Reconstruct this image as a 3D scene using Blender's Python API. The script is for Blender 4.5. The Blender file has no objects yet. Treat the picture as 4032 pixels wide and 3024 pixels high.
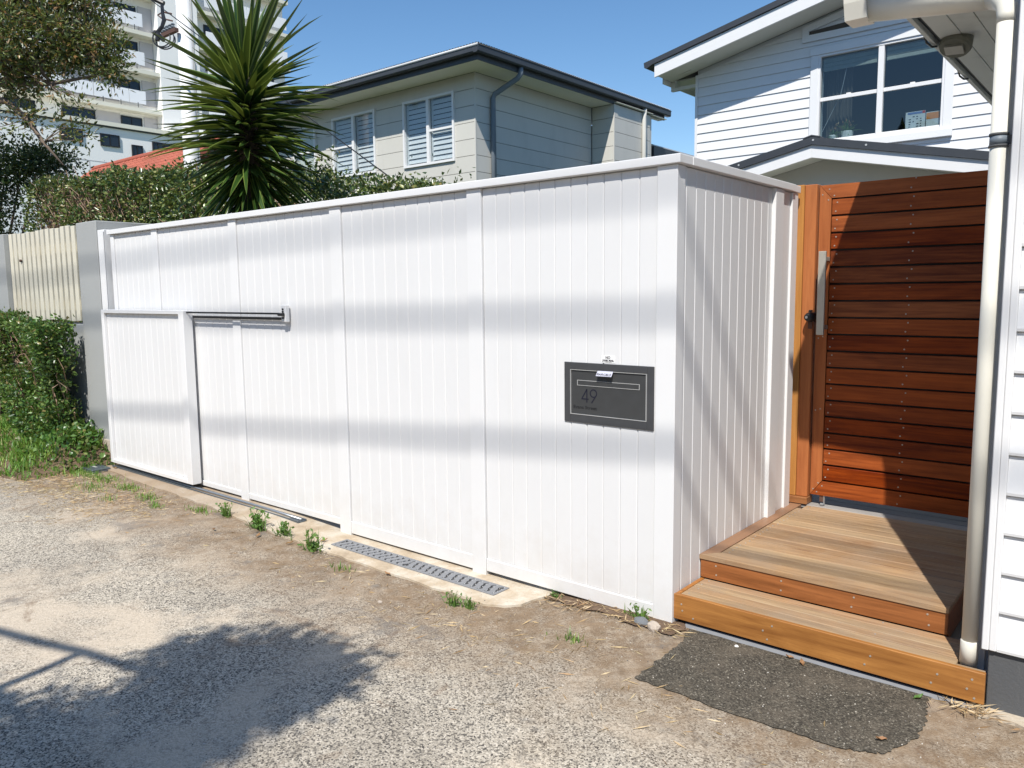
import bpy, bmesh, math, random
import numpy as np
from math import sin, cos, pi, radians, sqrt, atan2
from mathutils import Vector, Matrix

random.seed(7)
rng = np.random.default_rng(11)
S = bpy.context.scene
COL = S.collection

# ------------------------------------------------------------------ camera
CAM = Vector((1.693, -3.1835, 1.55))
RT = Vector((0.76902898, 0.63912798, -0.01048094)).normalized()
FW = Vector((-0.6358979, 0.76326872, -0.11425731)).normalized()
UP = RT.cross(FW).normalized()
cd = bpy.data.cameras.new('camera')
cam = bpy.data.objects.new('camera', cd)
COL.objects.link(cam)
cam.matrix_world = Matrix(((RT.x, UP.x, -FW.x, CAM.x), (RT.y, UP.y, -FW.y, CAM.y), (RT.z, UP.z, -FW.z, CAM.z), (0, 0, 0, 1)))
cd.sensor_fit = 'HORIZONTAL'
cd.sensor_width = 36.0
cd.lens = 36.0 * 3093.74 / 4032.0
cd.clip_start = 0.05
cd.clip_end = 2000
S.camera = cam

# ------------------------------------------------------------------ light
SUN = Vector((0.448, -1.0, 1.42)).normalized()          # towards the sun
w = bpy.data.worlds.new('World')
S.world = w
w.use_nodes = True
nt = w.node_tree
bg = nt.nodes['Background']
sky = nt.nodes.new('ShaderNodeTexSky')
sky.sky_type = 'NISHITA'
sky.sun_disc = False
sky.sun_elevation = math.asin(SUN.z)
sky.sun_rotation = atan2(SUN.x, SUN.y)
sky.air_density = 1.0
sky.dust_density = 0.0
sky.ozone_density = 1.6
hsv = nt.nodes.new('ShaderNodeHueSaturation')
hsv.inputs['Saturation'].default_value = 1.2
nt.links.new(sky.outputs[0], hsv.inputs['Color'])
nt.links.new(hsv.outputs[0], bg.inputs[0])
bg.inputs[1].default_value = 0.12
sd = bpy.data.lights.new('sun', 'SUN')
sd.energy = 5.0
sd.angle = radians(0.53)
sd.color = (1.0, 0.955, 0.88)
so = bpy.data.objects.new('sun', sd)
COL.objects.link(so)
so.rotation_euler = SUN.to_track_quat('Z', 'Y').to_euler()
so.location = (8, -16, 24)
S.view_settings.view_transform = 'Standard'
S.view_settings.look = 'None'
S.view_settings.gamma = 1
S.view_settings.use_curve_mapping = False
S.view_settings.exposure = 0.28


def P(px, py, d):
    """a point seen at photo pixel (px, py), d metres in front of the camera"""
    r = RT * ((px - 2016) / 3093.74) - UP * ((py - 1512) / 3093.74) + FW
    return CAM + r * d


# ------------------------------------------------------------------ materials
def nodes(m):
    m.use_nodes = True
    n = m.node_tree
    return n, n.nodes['Principled BSDF']


def N(n, t, **kw):
    x = n.nodes.new(t)
    for k, v in kw.items():
        if k.startswith('i_'):
            x.inputs[k[2:].replace('_', ' ')].default_value = v
        else:
            setattr(x, k, v)
    return x


def ramp(n, pts):
    r = n.nodes.new('ShaderNodeValToRGB')
    e = r.color_ramp.elements
    while len(e) < len(pts):
        e.new(0.5)
    for el, (p, c) in zip(e, pts):
        el.position = p
        el.color = (*c, 1) if len(c) == 3 else c
    return r


def mixrgb(n, fac, a, b, mode='MIX'):
    m = n.nodes.new('ShaderNodeMix')
    m.data_type = 'RGBA'
    m.blend_type = mode
    for sock, v in ((m.inputs[0], fac), (m.inputs[6], a), (m.inputs[7], b)):
        if isinstance(v, bpy.types.NodeSocket):
            n.links.new(v, sock)
        elif isinstance(v, (int, float)):
            sock.default_value = v
        else:
            sock.default_value = (*v, 1)
    return m.outputs[2]


def math_(n, op, a, b=0.0, c=None):
    m = n.nodes.new('ShaderNodeMath')
    m.operation = op
    for i, v in enumerate((a, b) if c is None else (a, b, c)):
        if isinstance(v, bpy.types.NodeSocket):
            n.links.new(v, m.inputs[i])
        else:
            m.inputs[i].default_value = v
    return m.outputs[0]


def bump(n, b, h, strength=0.3, dist=0.01):
    bp = n.nodes.new('ShaderNodeBump')
    bp.inputs['Strength'].default_value = strength
    bp.inputs['Distance'].default_value = dist
    n.links.new(h, bp.inputs['Height'])
    n.links.new(bp.outputs[0], b.inputs['Normal'])


def paint(name, c, rough=0.5, var=0.06, scale=6.0, grime=None, gs=1.2, bumps=0.05, spec=0.4, splash=0):
    m = bpy.data.materials.new(name)
    n, b = nodes(m)
    geo = N(n, 'ShaderNodeNewGeometry')
    nz = N(n, 'ShaderNodeTexNoise', i_Scale=scale, i_Detail=6.0, i_Roughness=0.6)
    n.links.new(geo.outputs['Position'], nz.inputs['Vector'])
    oi = N(n, 'ShaderNodeObjectInfo')
    lo = tuple(v * (1 - var) for v in c)
    hi = tuple(min(v * (1 + var), 0.95) for v in c)
    f = math_(n, 'ADD', math_(n, 'MULTIPLY', nz.outputs[0], 0.6), math_(n, 'MULTIPLY', oi.outputs['Random'], 0.4))
    col = mixrgb(n, f, lo, hi)
    if grime:
        n2 = N(n, 'ShaderNodeTexNoise', i_Scale=gs, i_Detail=9.0, i_Roughness=0.72)
        mp = N(n, 'ShaderNodeMapping')
        mp.inputs['Scale'].default_value = (1.6, 1.6, 0.45)
        n.links.new(geo.outputs['Position'], mp.inputs['Vector'])
        n.links.new(mp.outputs[0], n2.inputs['Vector'])
        r = ramp(n, [(0.52, (0, 0, 0)), (0.78, (1, 1, 1))])
        n.links.new(n2.outputs[0], r.inputs[0])
        col = mixrgb(n, math_(n, 'MULTIPLY', r.outputs[0], grime[1]), col, grime[0])
    if splash:
        sz = N(n, 'ShaderNodeSeparateXYZ')
        n.links.new(geo.outputs['Position'], sz.inputs[0])
        n4 = N(n, 'ShaderNodeTexNoise', i_Scale=7.0, i_Detail=9.0, i_Roughness=0.75)
        n.links.new(geo.outputs['Position'], n4.inputs['Vector'])
        hh = math_(n, 'SUBTRACT', sz.outputs[2], math_(n, 'MULTIPLY', math_(n, 'SUBTRACT', n4.outputs[0], 0.5), 0.9))
        mr2 = N(n, 'ShaderNodeMapRange')
        n.links.new(hh, mr2.inputs[0])
        mr2.inputs[1].default_value = -0.1
        mr2.inputs[2].default_value = 0.32
        mr2.inputs[3].default_value = splash
        mr2.inputs[4].default_value = 0.0
        col = mixrgb(n, mr2.outputs[0], col, (0.42, 0.34, 0.24))
    n.links.new(col, b.inputs['Base Color'])
    rr = math_(n, 'ADD', math_(n, 'MULTIPLY', nz.outputs[0], 0.2), rough - 0.1)
    n.links.new(rr, b.inputs['Roughness'])
    b.inputs['Specular IOR Level'].default_value = spec
    if bumps:
        n3 = N(n, 'ShaderNodeTexNoise', i_Scale=90.0, i_Detail=3.0)
        n.links.new(geo.outputs['Position'], n3.inputs['Vector'])
        bump(n, b, n3.outputs[0], bumps, 0.004)
    return m


def wood(name, axis, dark, light, rough=0.5, weather=None, contrast=1.0, spec=0.4, board=0.55):
    m = bpy.data.materials.new(name)
    n, b = nodes(m)
    tc = N(n, 'ShaderNodeTexCoord')
    oi = N(n, 'ShaderNodeObjectInfo')
    off = N(n, 'ShaderNodeVectorMath', operation='SCALE')
    cmb = N(n, 'ShaderNodeCombineXYZ')
    for i in range(3):
        n.links.new(oi.outputs['Random'], cmb.inputs[i])
    n.links.new(cmb.outputs[0], off.inputs[0])
    off.inputs['Scale'].default_value = 37.0
    add = N(n, 'ShaderNodeVectorMath', operation='ADD')
    n.links.new(tc.outputs['Object'], add.inputs[0])
    n.links.new(off.outputs[0], add.inputs[1])
    mp = N(n, 'ShaderNodeMapping')
    sc = [55.0, 55.0, 55.0]
    sc['XYZ'.index(axis)] = 2.2
    mp.inputs['Scale'].default_value = sc
    n.links.new(add.outputs[0], mp.inputs['Vector'])
    g = N(n, 'ShaderNodeTexNoise', i_Scale=1.0, i_Detail=7.0, i_Roughness=0.62, i_Distortion=0.6)
    n.links.new(mp.outputs[0], g.inputs['Vector'])
    mp2 = N(n, 'ShaderNodeMapping')
    sc2 = [9.0, 9.0, 9.0]
    sc2['XYZ'.index(axis)] = 1.3
    mp2.inputs['Scale'].default_value = sc2
    n.links.new(add.outputs[0], mp2.inputs['Vector'])
    g2 = N(n, 'ShaderNodeTexNoise', i_Scale=1.0, i_Detail=5.0, i_Roughness=0.65, i_Distortion=1.4)
    n.links.new(mp2.outputs[0], g2.inputs['Vector'])
    mid = tuple((a + c) / 2 for a, c in zip(dark, light))
    f = math_(n, 'ADD', math_(n, 'MULTIPLY', g.outputs[0], 0.55), math_(n, 'MULTIPLY', g2.outputs[0], 0.45))
    f = math_(n, 'MULTIPLY_ADD', math_(n, 'SUBTRACT', f, 0.5), 2.3 * contrast, 0.5)
    f = math_(n, 'ADD', f, math_(n, 'MULTIPLY', math_(n, 'SUBTRACT', oi.outputs['Random'], 0.5), board))
    r = ramp(n, [(0.0, dark), (0.5, mid), (1.0, light)])
    n.links.new(f, r.inputs[0])
    col = r.outputs[0]
    # a per-board hue shift
    hs = N(n, 'ShaderNodeHueSaturation')
    wn = N(n, 'ShaderNodeTexWhiteNoise', noise_dimensions='1D')
    n.links.new(oi.outputs['Random'], wn.inputs['W'])
    n.links.new(math_(n, 'MULTIPLY_ADD', wn.outputs[0], 0.012, 0.494), hs.inputs['Hue'])
    n.links.new(math_(n, 'MULTIPLY_ADD', wn.outputs[0], -0.12, 1.10), hs.inputs['Saturation'])
    n.links.new(col, hs.inputs['Color'])
    col = hs.outputs[0]
    if weather:
        geo = N(n, 'ShaderNodeNewGeometry')
        nz = N(n, 'ShaderNodeTexNoise', i_Scale=3.5, i_Detail=8.0, i_Roughness=0.7)
        n.links.new(geo.outputs['Position'], nz.inputs['Vector'])
        rr = ramp(n, [(0.38, (0, 0, 0)), (0.68, (1, 1, 1))])
        n.links.new(nz.outputs[0], rr.inputs[0])
        col = mixrgb(n, math_(n, 'MULTIPLY', rr.outputs[0], weather[1]), col, weather[0])
    n.links.new(col, b.inputs['Base Color'])
    n.links.new(math_(n, 'MULTIPLY_ADD', g2.outputs[0], 0.25, rough - 0.12), b.inputs['Roughness'])
    b.inputs['Specular IOR Level'].default_value = spec
    bump(n, b, g.outputs[0], 0.12, 0.003)
    return m


def plain(name, c, rough=0.5, metal=0.0, spec=0.5):
    m = bpy.data.materials.new(name)
    n, b = nodes(m)
    geo = N(n, 'ShaderNodeNewGeometry')
    nz = N(n, 'ShaderNodeTexNoise', i_Scale=25.0, i_Detail=4.0)
    n.links.new(geo.outputs['Position'], nz.inputs['Vector'])
    n.links.new(mixrgb(n, nz.outputs[0], tuple(v * 0.88 for v in c), tuple(v * 1.1 for v in c)), b.inputs['Base Color'])
    n.links.new(math_(n, 'MULTIPLY_ADD', nz.outputs[0], 0.2, max(rough - 0.1, 0.02)), b.inputs['Roughness'])
    b.inputs['Metallic'].default_value = metal
    b.inputs['Specular IOR Level'].default_value = spec
    return m


def foliage(name, cols, rough=0.45, trans=0.25, spec=0.5):
    """cols: list of (position, colour) over a random number per leaf"""
    m = bpy.data.materials.new(name)
    n, b = nodes(m)
    geo = N(n, 'ShaderNodeNewGeometry')
    r = ramp(n, cols)
    n.links.new(geo.outputs['Random Per Island'], r.inputs[0])
    nz = N(n, 'ShaderNodeTexNoise', i_Scale=1.7, i_Detail=3.0)
    n.links.new(geo.outputs['Position'], nz.inputs['Vector'])
    hs = N(n, 'ShaderNodeHueSaturation')
    n.links.new(r.outputs[0], hs.inputs['Color'])
    n.links.new(math_(n, 'MULTIPLY_ADD', nz.outputs[0], 0.08, 0.46), hs.inputs['Hue'])
    n.links.new(hs.outputs[0], b.inputs['Base Color'])
    b.inputs['Roughness'].default_value = rough
    b.inputs['Specular IOR Level'].default_value = spec
    if trans:
        tr = N(n, 'ShaderNodeBsdfTranslucent')
        n.links.new(mixrgb(n, 0.4, hs.outputs[0], (0.5, 0.6, 0.08)), tr.inputs['Color'])
        mx = N(n, 'ShaderNodeMixShader')
        mx.inputs[0].default_value = trans
        n.links.new(b.outputs[0], mx.inputs[1])
        n.links.new(tr.outputs[0], mx.inputs[2])
        n.links.new(mx.outputs[0], n.nodes['Material Output'].inputs['Surface'])
    return m


def glass(name, tint=(0.8, 0.85, 0.88), refl=0.10, rough=0.015):
    """window glass: mirrors the sky more at a slant, else shows the room behind"""
    m = bpy.data.materials.new(name)
    n, b = nodes(m)
    n.nodes.remove(b)
    geo = N(n, 'ShaderNodeNewGeometry')
    nz = N(n, 'ShaderNodeTexNoise', i_Scale=1.3, i_Detail=2.0)
    n.links.new(geo.outputs['Position'], nz.inputs['Vector'])
    bp = n.nodes.new('ShaderNodeBump')
    bp.inputs['Strength'].default_value = 0.03
    bp.inputs['Distance'].default_value = 0.02
    n.links.new(nz.outputs[0], bp.inputs['Height'])
    gl = N(n, 'ShaderNodeBsdfGlossy')
    gl.inputs['Roughness'].default_value = rough
    n.links.new(bp.outputs[0], gl.inputs['Normal'])
    tr = N(n, 'ShaderNodeBsdfTransparent')
    tr.inputs['Color'].default_value = (*tint, 1)
    fr = N(n, 'ShaderNodeFresnel')
    fr.inputs['IOR'].default_value = 1.5
    f = math_(n, 'MULTIPLY', math_(n, 'ADD', fr.outputs[0], refl), math_(n, 'SUBTRACT', 1.0, geo.outputs['Backfacing']))
    mx = N(n, 'ShaderNodeMixShader')
    n.links.new(f, mx.inputs[0])
    n.links.new(tr.outputs[0], mx.inputs[1])
    n.links.new(gl.outputs[0], mx.inputs[2])
    n.links.new(mx.outputs[0], n.nodes['Material Output'].inputs['Surface'])
    return m


M = {}
M['white'] = paint('white_paint', (0.73, 0.73, 0.73), 0.42, 0.02, 3.0, ((0.55, 0.53, 0.48), 0.10), 2.2, 0.05, 0.4, 0.2)
M['white_board'] = paint('white_fence_paint', (0.70, 0.70, 0.70), 0.4, 0.025, 3.0, ((0.5, 0.48, 0.44), 0.10), 1.8, 0.06, 0.4, 0.20)
M['white_house'] = paint('white_weatherboard_paint', (0.74, 0.745, 0.75), 0.5, 0.03, 2.0, ((0.5, 0.5, 0.5), 0.15), 1.0, 0.05)
M['cream'] = paint('cream_pipe_paint', (0.72, 0.70, 0.62), 0.35, 0.03, 5.0, ((0.4, 0.37, 0.3), 0.25), 2.0, 0.03)
M['soffit'] = paint('soffit_paint', (0.62, 0.62, 0.56), 0.6, 0.04, 4.0, ((0.3, 0.3, 0.24), 0.35), 2.5, 0.05)
M['nsoffit'] = paint('eave_lining_paint', (0.74, 0.72, 0.62), 0.6, 0.04, 2.0)
M['greybase'] = paint('grey_foundation_paint', (0.085, 0.088, 0.092), 0.7, 0.15, 14.0, ((0.2, 0.2, 0.19), 0.35), 7.0, 0.35)
M['greypier'] = paint('grey_render', (0.34, 0.35, 0.345), 0.75, 0.05, 4.0, ((0.2, 0.2, 0.19), 0.4), 1.3, 0.25)
M['slat'] = paint('weathered_cream_slat_paint', (0.62, 0.585, 0.48), 0.6, 0.09, 3.0, ((0.33, 0.27, 0.15), 0.5), 2.4, 0.08)
M['panel'] = paint('grey_green_cladding_paint', (0.57, 0.555, 0.505), 0.6, 0.035, 2.0, ((0.3, 0.3, 0.27), 0.25), 0.9, 0.04)
M['panel_side'] = M['panel']
M['charcoal'] = paint('charcoal_roof_steel', (0.045, 0.05, 0.058), 0.45, 0.08, 4.0, ((0.12, 0.12, 0.12), 0.2), 1.5, 0.03)
M['roofgrey'] = paint('corrugated_roof_steel', (0.55, 0.56, 0.57), 0.4, 0.05, 4.0)
M['black'] = plain('black_plastic', (0.012, 0.012, 0.014), 0.4)
M['darkmetal'] = plain('dark_letterbox_metal', (0.075, 0.077, 0.082), 0.42, 0.3)
M['letterdoor'] = plain('letterbox_door_metal', (0.07, 0.072, 0.074), 0.36, 0.35)
M['edge'] = plain('bare_metal_edge', (0.55, 0.55, 0.54), 0.35, 0.3)
M['steel'] = plain('galvanised_steel', (0.42, 0.44, 0.46), 0.38, 0.8)
M['brushed'] = plain('brushed_steel', (0.50, 0.48, 0.42), 0.45, 0.55)
M['track'] = plain('track_steel', (0.13, 0.155, 0.18), 0.45, 0.6)
M['grate'] = plain('grey_plastic_grate', (0.20, 0.205, 0.215), 0.6)
M['ink'] = plain('black_print', (0.008, 0.008, 0.02), 0.6)
M['greyink'] = plain('dark_engraving', (0.012, 0.012, 0.013), 0.6)
M['sticker'] = plain('white_sticker', (0.8, 0.8, 0.79), 0.4)
M['tag'] = plain('pale_lilac_tag', (0.5, 0.5, 0.58), 0.5)
M['gate'] = wood('red_hardwood', 'X', (0.09, 0.018, 0.007), (0.37, 0.105, 0.036), 0.5, None, 1.2, 0.2, 0.5)
M['gatev'] = wood('red_hardwood_upright', 'Z', (0.25, 0.065, 0.022), (0.50, 0.17, 0.06), 0.5, None, 0.9, 0.25)
M['post'] = wood('orange_hardwood_post', 'Z', (0.34, 0.125, 0.03), (0.62, 0.28, 0.075), 0.5, None, 0.8, 0.25)
M['deck'] = wood('weathered_deck_board', 'X', (0.21, 0.125, 0.068), (0.43, 0.29, 0.165), 0.62, ((0.31, 0.235, 0.165), 0.65), 1.9, 0.3, 0.34)
M['deckside'] = wood('deck_border_board', 'Y', (0.16, 0.082, 0.045), (0.30, 0.165, 0.095), 0.5, ((0.26, 0.19, 0.14), 0.3), 0.7)
M['riser'] = wood('golden_riser_board', 'X', (0.20, 0.075, 0.022), (0.47, 0.215, 0.066), 0.42, None, 1.3, 0.4, 0.4)
M['riser2'] = wood('brown_riser_board', 'X', (0.15, 0.058, 0.022), (0.36, 0.15, 0.06), 0.42, None, 1.3, 0.4, 0.4)
M['greydeck'] = wood('grey_deck_board', 'X', (0.16, 0.15, 0.14), (0.36, 0.34, 0.32), 0.7, None, 0.7)  # greyer boards where the deck runs on behind the gate
M['glass'] = glass('window_glass', (0.72, 0.78, 0.80), 0.05)
M['nglass'] = glass('pale_window_glass', (0.88, 0.91, 0.92), 0.03)
M['aglass'] = plain('dark_apartment_glass', (0.015, 0.022, 0.035), 0.15)
M['screenpanel'] = paint('frosted_balustrade_panel', (0.86, 0.87, 0.90), 0.35, 0.04, 0.6, None, 1, 0)
M['aptwhite'] = paint('apartment_white_render', (0.86, 0.855, 0.84), 0.7, 0.03, 0.6, ((0.6, 0.6, 0.58), 0.10), 0.4, 0)
M['aptlilac'] = paint('apartment_shade_and_joint_grey', (0.50, 0.485, 0.50), 0.7, 0.03, 0.6, None, 1, 0)  # wall shade under the slabs painted in as grey; also the panel joints
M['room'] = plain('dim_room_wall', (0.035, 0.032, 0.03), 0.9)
M['curtain'] = plain('brown_curtain', (0.09, 0.075, 0.06), 0.9)
M['blind'] = plain('cream_blind_cloth', (0.45, 0.45, 0.38), 0.8)
M['pot'] = plain('white_glazed_pot', (0.75, 0.74, 0.70), 0.3)
M['cardw'] = plain('printed_card_white', (0.72, 0.72, 0.70), 0.6)
M['cardo'] = plain('printed_card_orange', (0.8, 0.28, 0.06), 0.6)
M['cardb'] = plain('printed_card_blue', (0.15, 0.22, 0.45), 0.6)
M['cardr'] = plain('printed_card_red', (0.6, 0.04, 0.04), 0.6)
M['bark'] = paint('grey_brown_bark', (0.16, 0.12, 0.09), 0.85, 0.25, 18.0, None, 1, 0.5)
M['darkbark'] = paint('dark_fibrous_bark', (0.06, 0.045, 0.03), 0.9, 0.3, 25.0, None, 1, 0.6)
M['twig'] = paint('pale_brown_twig', (0.30, 0.20, 0.14), 0.8, 0.3, 9.0, None, 1, 0.2)
M['polewhite'] = paint('white_pole_paint', (0.72, 0.72, 0.71), 0.55, 0.05, 3.0, ((0.4, 0.4, 0.4), 0.35), 2.0, 0.05)
M['polegrey'] = paint('blue_grey_pole_paint', (0.16, 0.19, 0.22), 0.5, 0.05, 3.0)
M['soil'] = paint('brown_soil', (0.13, 0.085, 0.055), 0.95, 0.4, 22.0, ((0.3, 0.22, 0.14), 0.5), 7.0, 0.8)
M['stone'] = paint('pale_stone', (0.42, 0.36, 0.30), 0.85, 0.2, 30.0, None, 1, 0.4)
M['bluestone'] = paint('dark_stone', (0.16, 0.17, 0.18), 0.85, 0.2, 30.0, None, 1, 0.4)
M['gritm'] = foliage('loose_grit', [(0, (0.08, 0.075, 0.07)), (0.4, (0.25, 0.22, 0.19)), (0.8, (0.42, 0.38, 0.32)), (1, (0.6, 0.57, 0.52))], 0.85, 0)
M['lampgrey'] = plain('weathered_lamp_paint', (0.17, 0.17, 0.13), 0.6)
M['hardware'] = plain('rusted_hardware', (0.10, 0.05, 0.035), 0.7)
M['brick'] = paint('orange_brick', (0.42, 0.15, 0.07), 0.85, 0.28, 5.0, None, 1, 0.2)
M['mortar'] = paint('cream_mortar', (0.5, 0.45, 0.36), 0.9, 0.05, 5.0)
M['tile'] = paint('terracotta_tile', (0.36, 0.10, 0.06), 0.7, 0.25, 3.0, ((0.22, 0.09, 0.06), 0.5), 2.0, 0.1)
M['deadleaf'] = foliage('dry_leaf', [(0, (0.20, 0.09, 0.035)), (0.6, (0.30, 0.16, 0.075)), (1, (0.42, 0.29, 0.16))], 0.7, 0.1)
M['yuc'] = foliage('yucca_leaf_green', [(0, (0.014, 0.038, 0.009)), (1, (0.042, 0.09, 0.016))], 0.30, 0.10, 0.6)
M['yucy'] = foliage('yucca_leaf_yellow', [(0, (0.35, 0.26, 0.04)), (1, (0.55, 0.40, 0.09))], 0.4, 0.2)
M['yuce'] = foliage('yucca_leaf_edge', [(0, (0.07, 0.12, 0.02)), (0.6, (0.17, 0.23, 0.05)), (1, (0.36, 0.38, 0.10))], 0.35, 0.2)  # pale leaf margin, lightened further to stand in for leaf highlights
M['hedge'] = foliage('hedge_leaf', [(0, (0.02, 0.05, 0.014)), (0.5, (0.055, 0.10, 0.026)), (0.8, (0.17, 0.22, 0.06)), (0.93, (0.30, 0.34, 0.12)), (1, (0.30, 0.21, 0.08))], 0.32, 0.18, 0.65)
M['lowhedge'] = foliage('low_hedge_leaf', [(0, (0.022, 0.06, 0.012)), (0.55, (0.07, 0.15, 0.03)), (0.9, (0.17, 0.26, 0.06)), (1, (0.26, 0.20, 0.08))], 0.35, 0.2, 0.6)
M['tree'] = foliage('tree_leaf', [(0, (0.035, 0.055, 0.018)), (0.4, (0.08, 0.115, 0.032)), (0.72, (0.17, 0.20, 0.06)), (0.86, (0.22, 0.12, 0.045)), (1, (0.32, 0.19, 0.08))], 0.38, 0.2, 0.6)
M['shrub'] = foliage('dark_shrub_leaf', [(0, (0.01, 0.025, 0.008)), (0.8, (0.03, 0.06, 0.018)), (1, (0.08, 0.11, 0.035))], 0.4, 0.12, 0.5)
M['grass'] = foliage('grass_blade', [(0, (0.06, 0.15, 0.02)), (0.6, (0.13, 0.28, 0.04)), (0.92, (0.24, 0.36, 0.07)), (1, (0.4, 0.32, 0.15))], 0.5, 0.3)
M['weed'] = foliage('weed_leaf', [(0, (0.04, 0.12, 0.02)), (1, (0.15, 0.27, 0.06))], 0.5, 0.3)
M['straw'] = foliage('dry_straw', [(0, (0.28, 0.17, 0.08)), (0.5, (0.46, 0.33, 0.17)), (1, (0.62, 0.50, 0.32))], 0.7, 0.1)


def ground_mat(name, patch=False):
    m = bpy.data.materials.new(name)
    n, b = nodes(m)
    geo = N(n, 'ShaderNodeNewGeometry')
    pos = geo.outputs['Position']

    def noise(scale, detail=6.0, rough=0.6, dist=0.0):
        x = N(n, 'ShaderNodeTexNoise', i_Scale=scale, i_Detail=detail, i_Roughness=rough, i_Distortion=dist)
        n.links.new(pos, x.inputs['Vector'])
        return x.outputs[0]
    vo = N(n, 'ShaderNodeTexVoronoi', i_Scale=175.0)
    n.links.new(pos, vo.inputs['Vector'])
    v2 = N(n, 'ShaderNodeTexVoronoi', i_Scale=92.0)
    n.links.new(pos, v2.inputs['Vector'])
    sep = N(n, 'ShaderNodeSeparateColor')
    n.links.new(vo.outputs['Color'], sep.inputs[0])
    sep2 = N(n, 'ShaderNodeSeparateColor')
    n.links.new(v2.outputs['Color'], sep2.inputs[0])
    if patch:
        agg = ramp(n, [(0.0, (0.033, 0.029, 0.023)), (0.6, (0.08, 0.07, 0.054)), (0.93, (0.125, 0.11, 0.085)), (1.0, (0.24, 0.215, 0.17))])
    else:
        agg = ramp(n, [(0.0, (0.075, 0.07, 0.065)), (0.17, (0.15, 0.138, 0.122)), (0.30, (0.36, 0.33, 0.28)), (0.75, (0.50, 0.455, 0.38)), (1.0, (0.66, 0.61, 0.53))])
    n.links.new(sep.outputs[0], agg.inputs[0])
    col = agg.outputs[0]
    if patch:
        du = ramp(n, [(0.48, (0, 0, 0)), (0.72, (1, 1, 1))])
        n.links.new(noise(4.0, 9, 0.72), du.inputs[0])
        col = mixrgb(n, math_(n, 'MULTIPLY', du.outputs[0], 0.5), col, (0.17, 0.14, 0.105))
    if not patch:
        # dark specks among the stones, in random cells
        pit = ramp(n, [(0.07, (1, 1, 1)), (0.14, (0, 0, 0))])
        n.links.new(sep2.outputs[1], pit.inputs[0])
        col = mixrgb(n, math_(n, 'MULTIPLY', pit.outputs[0], 0.55), col, (0.07, 0.065, 0.06))
        # broad tonal change of the worn surface
        tone = ramp(n, [(0.30, (0.58, 0.56, 0.54)), (0.5, (0.95, 0.93, 0.90)), (0.72, (1.22, 1.18, 1.10))])
        n.links.new(math_(n, 'ADD', math_(n, 'MULTIPLY', noise(0.8, 5), 0.6), math_(n, 'MULTIPLY', noise(3.0, 7, 0.7), 0.4)), tone.inputs[0])
        col = mixrgb(n, 1.0, col, tone.outputs[0], 'MULTIPLY')
        # bare sandy patches worn smooth
        sand = ramp(n, [(0.50, (0, 0, 0)), (0.62, (1, 1, 1))])
        n.links.new(noise(1.35, 9, 0.66, 0.4), sand.inputs[0])
        sc = mixrgb(n, noise(40, 4), (0.47, 0.39, 0.295), (0.62, 0.53, 0.42))
        col = mixrgb(n, math_(n, 'MULTIPLY', sand.outputs[0], 0.72), col, sc)
        # dirt washed along the concrete edge at the fence
        sx = N(n, 'ShaderNodeSeparateXYZ')
        n.links.new(pos, sx.inputs[0])
        d = math_(n, 'ADD', sx.outputs[1], math_(n, 'MULTIPLY', math_(n, 'SUBTRACT', noise(1.6, 7, 0.65), 0.5), 1.5))
        mr = N(n, 'ShaderNodeMapRange')
        n.links.new(d, mr.inputs[0])
        mr.inputs[1].default_value = -1.25
        mr.inputs[2].default_value = -0.5
        mr.inputs[3].default_value = 0.0
        mr.inputs[4].default_value = 1.0
        dirt = mixrgb(n, noise(9, 8, 0.7), (0.06, 0.038, 0.023), (0.33, 0.23, 0.14))
        mask = math_(n, 'MULTIPLY', mr.outputs[0], math_(n, 'MULTIPLY_ADD', noise(11, 7, 0.72), 1.9, -0.1))
        mm = N(n, 'ShaderNodeClamp')
        n.links.new(mask, mm.inputs[0])
        col = mixrgb(n, math_(n, 'MULTIPLY', mm.outputs[0], 0.9), col, dirt)
        # rusty brown streaks
        st = ramp(n, [(0.60, (0, 0, 0)), (0.70, (1, 1, 1))])
        n.links.new(noise(2.3, 8, 0.7, 1.2), st.inputs[0])
        col = mixrgb(n, math_(n, 'MULTIPLY', st.outputs[0], 0.65), col, (0.17, 0.105, 0.06))
        wv = N(n, 'ShaderNodeTexVoronoi', feature='DISTANCE_TO_EDGE', i_Scale=0.62)
        wo = N(n, 'ShaderNodeVectorMath', operation='ADD')
        nzc = N(n, 'ShaderNodeTexNoise', i_Scale=2.2, i_Detail=6.0)
        n.links.new(pos, nzc.inputs['Vector'])
        sc3 = N(n, 'ShaderNodeVectorMath', operation='SCALE')
        sc3.inputs['Scale'].default_value = 0.5
        n.links.new(nzc.outputs['Color'], sc3.inputs[0])
        n.links.new(pos, wo.inputs[0])
        n.links.new(sc3.outputs[0], wo.inputs[1])
        n.links.new(wo.outputs[0], wv.inputs['Vector'])
        ck = ramp(n, [(0.0, (1, 1, 1)), (0.008, (0, 0, 0))])
        n.links.new(wv.outputs['Distance'], ck.inputs[0])
        col = mixrgb(n, math_(n, 'MULTIPLY', ck.outputs[0], math_(n, 'MULTIPLY', noise(5, 4), 0.55)), col, (0.13, 0.095, 0.065))
        gr = ramp(n, [(0.58, (0, 0, 0)), (0.66, (1, 1, 1))])
        n.links.new(noise(3.1, 7, 0.7, 0.3), gr.inputs[0])
        col = mixrgb(n, math_(n, 'MULTIPLY', gr.outputs[0], 0.45), col, (0.13, 0.13, 0.13))
    n.links.new(col, b.inputs['Base Color'])
    b.inputs['Roughness'].default_value = 0.9
    b.inputs['Specular IOR Level'].default_value = 0.25
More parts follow.
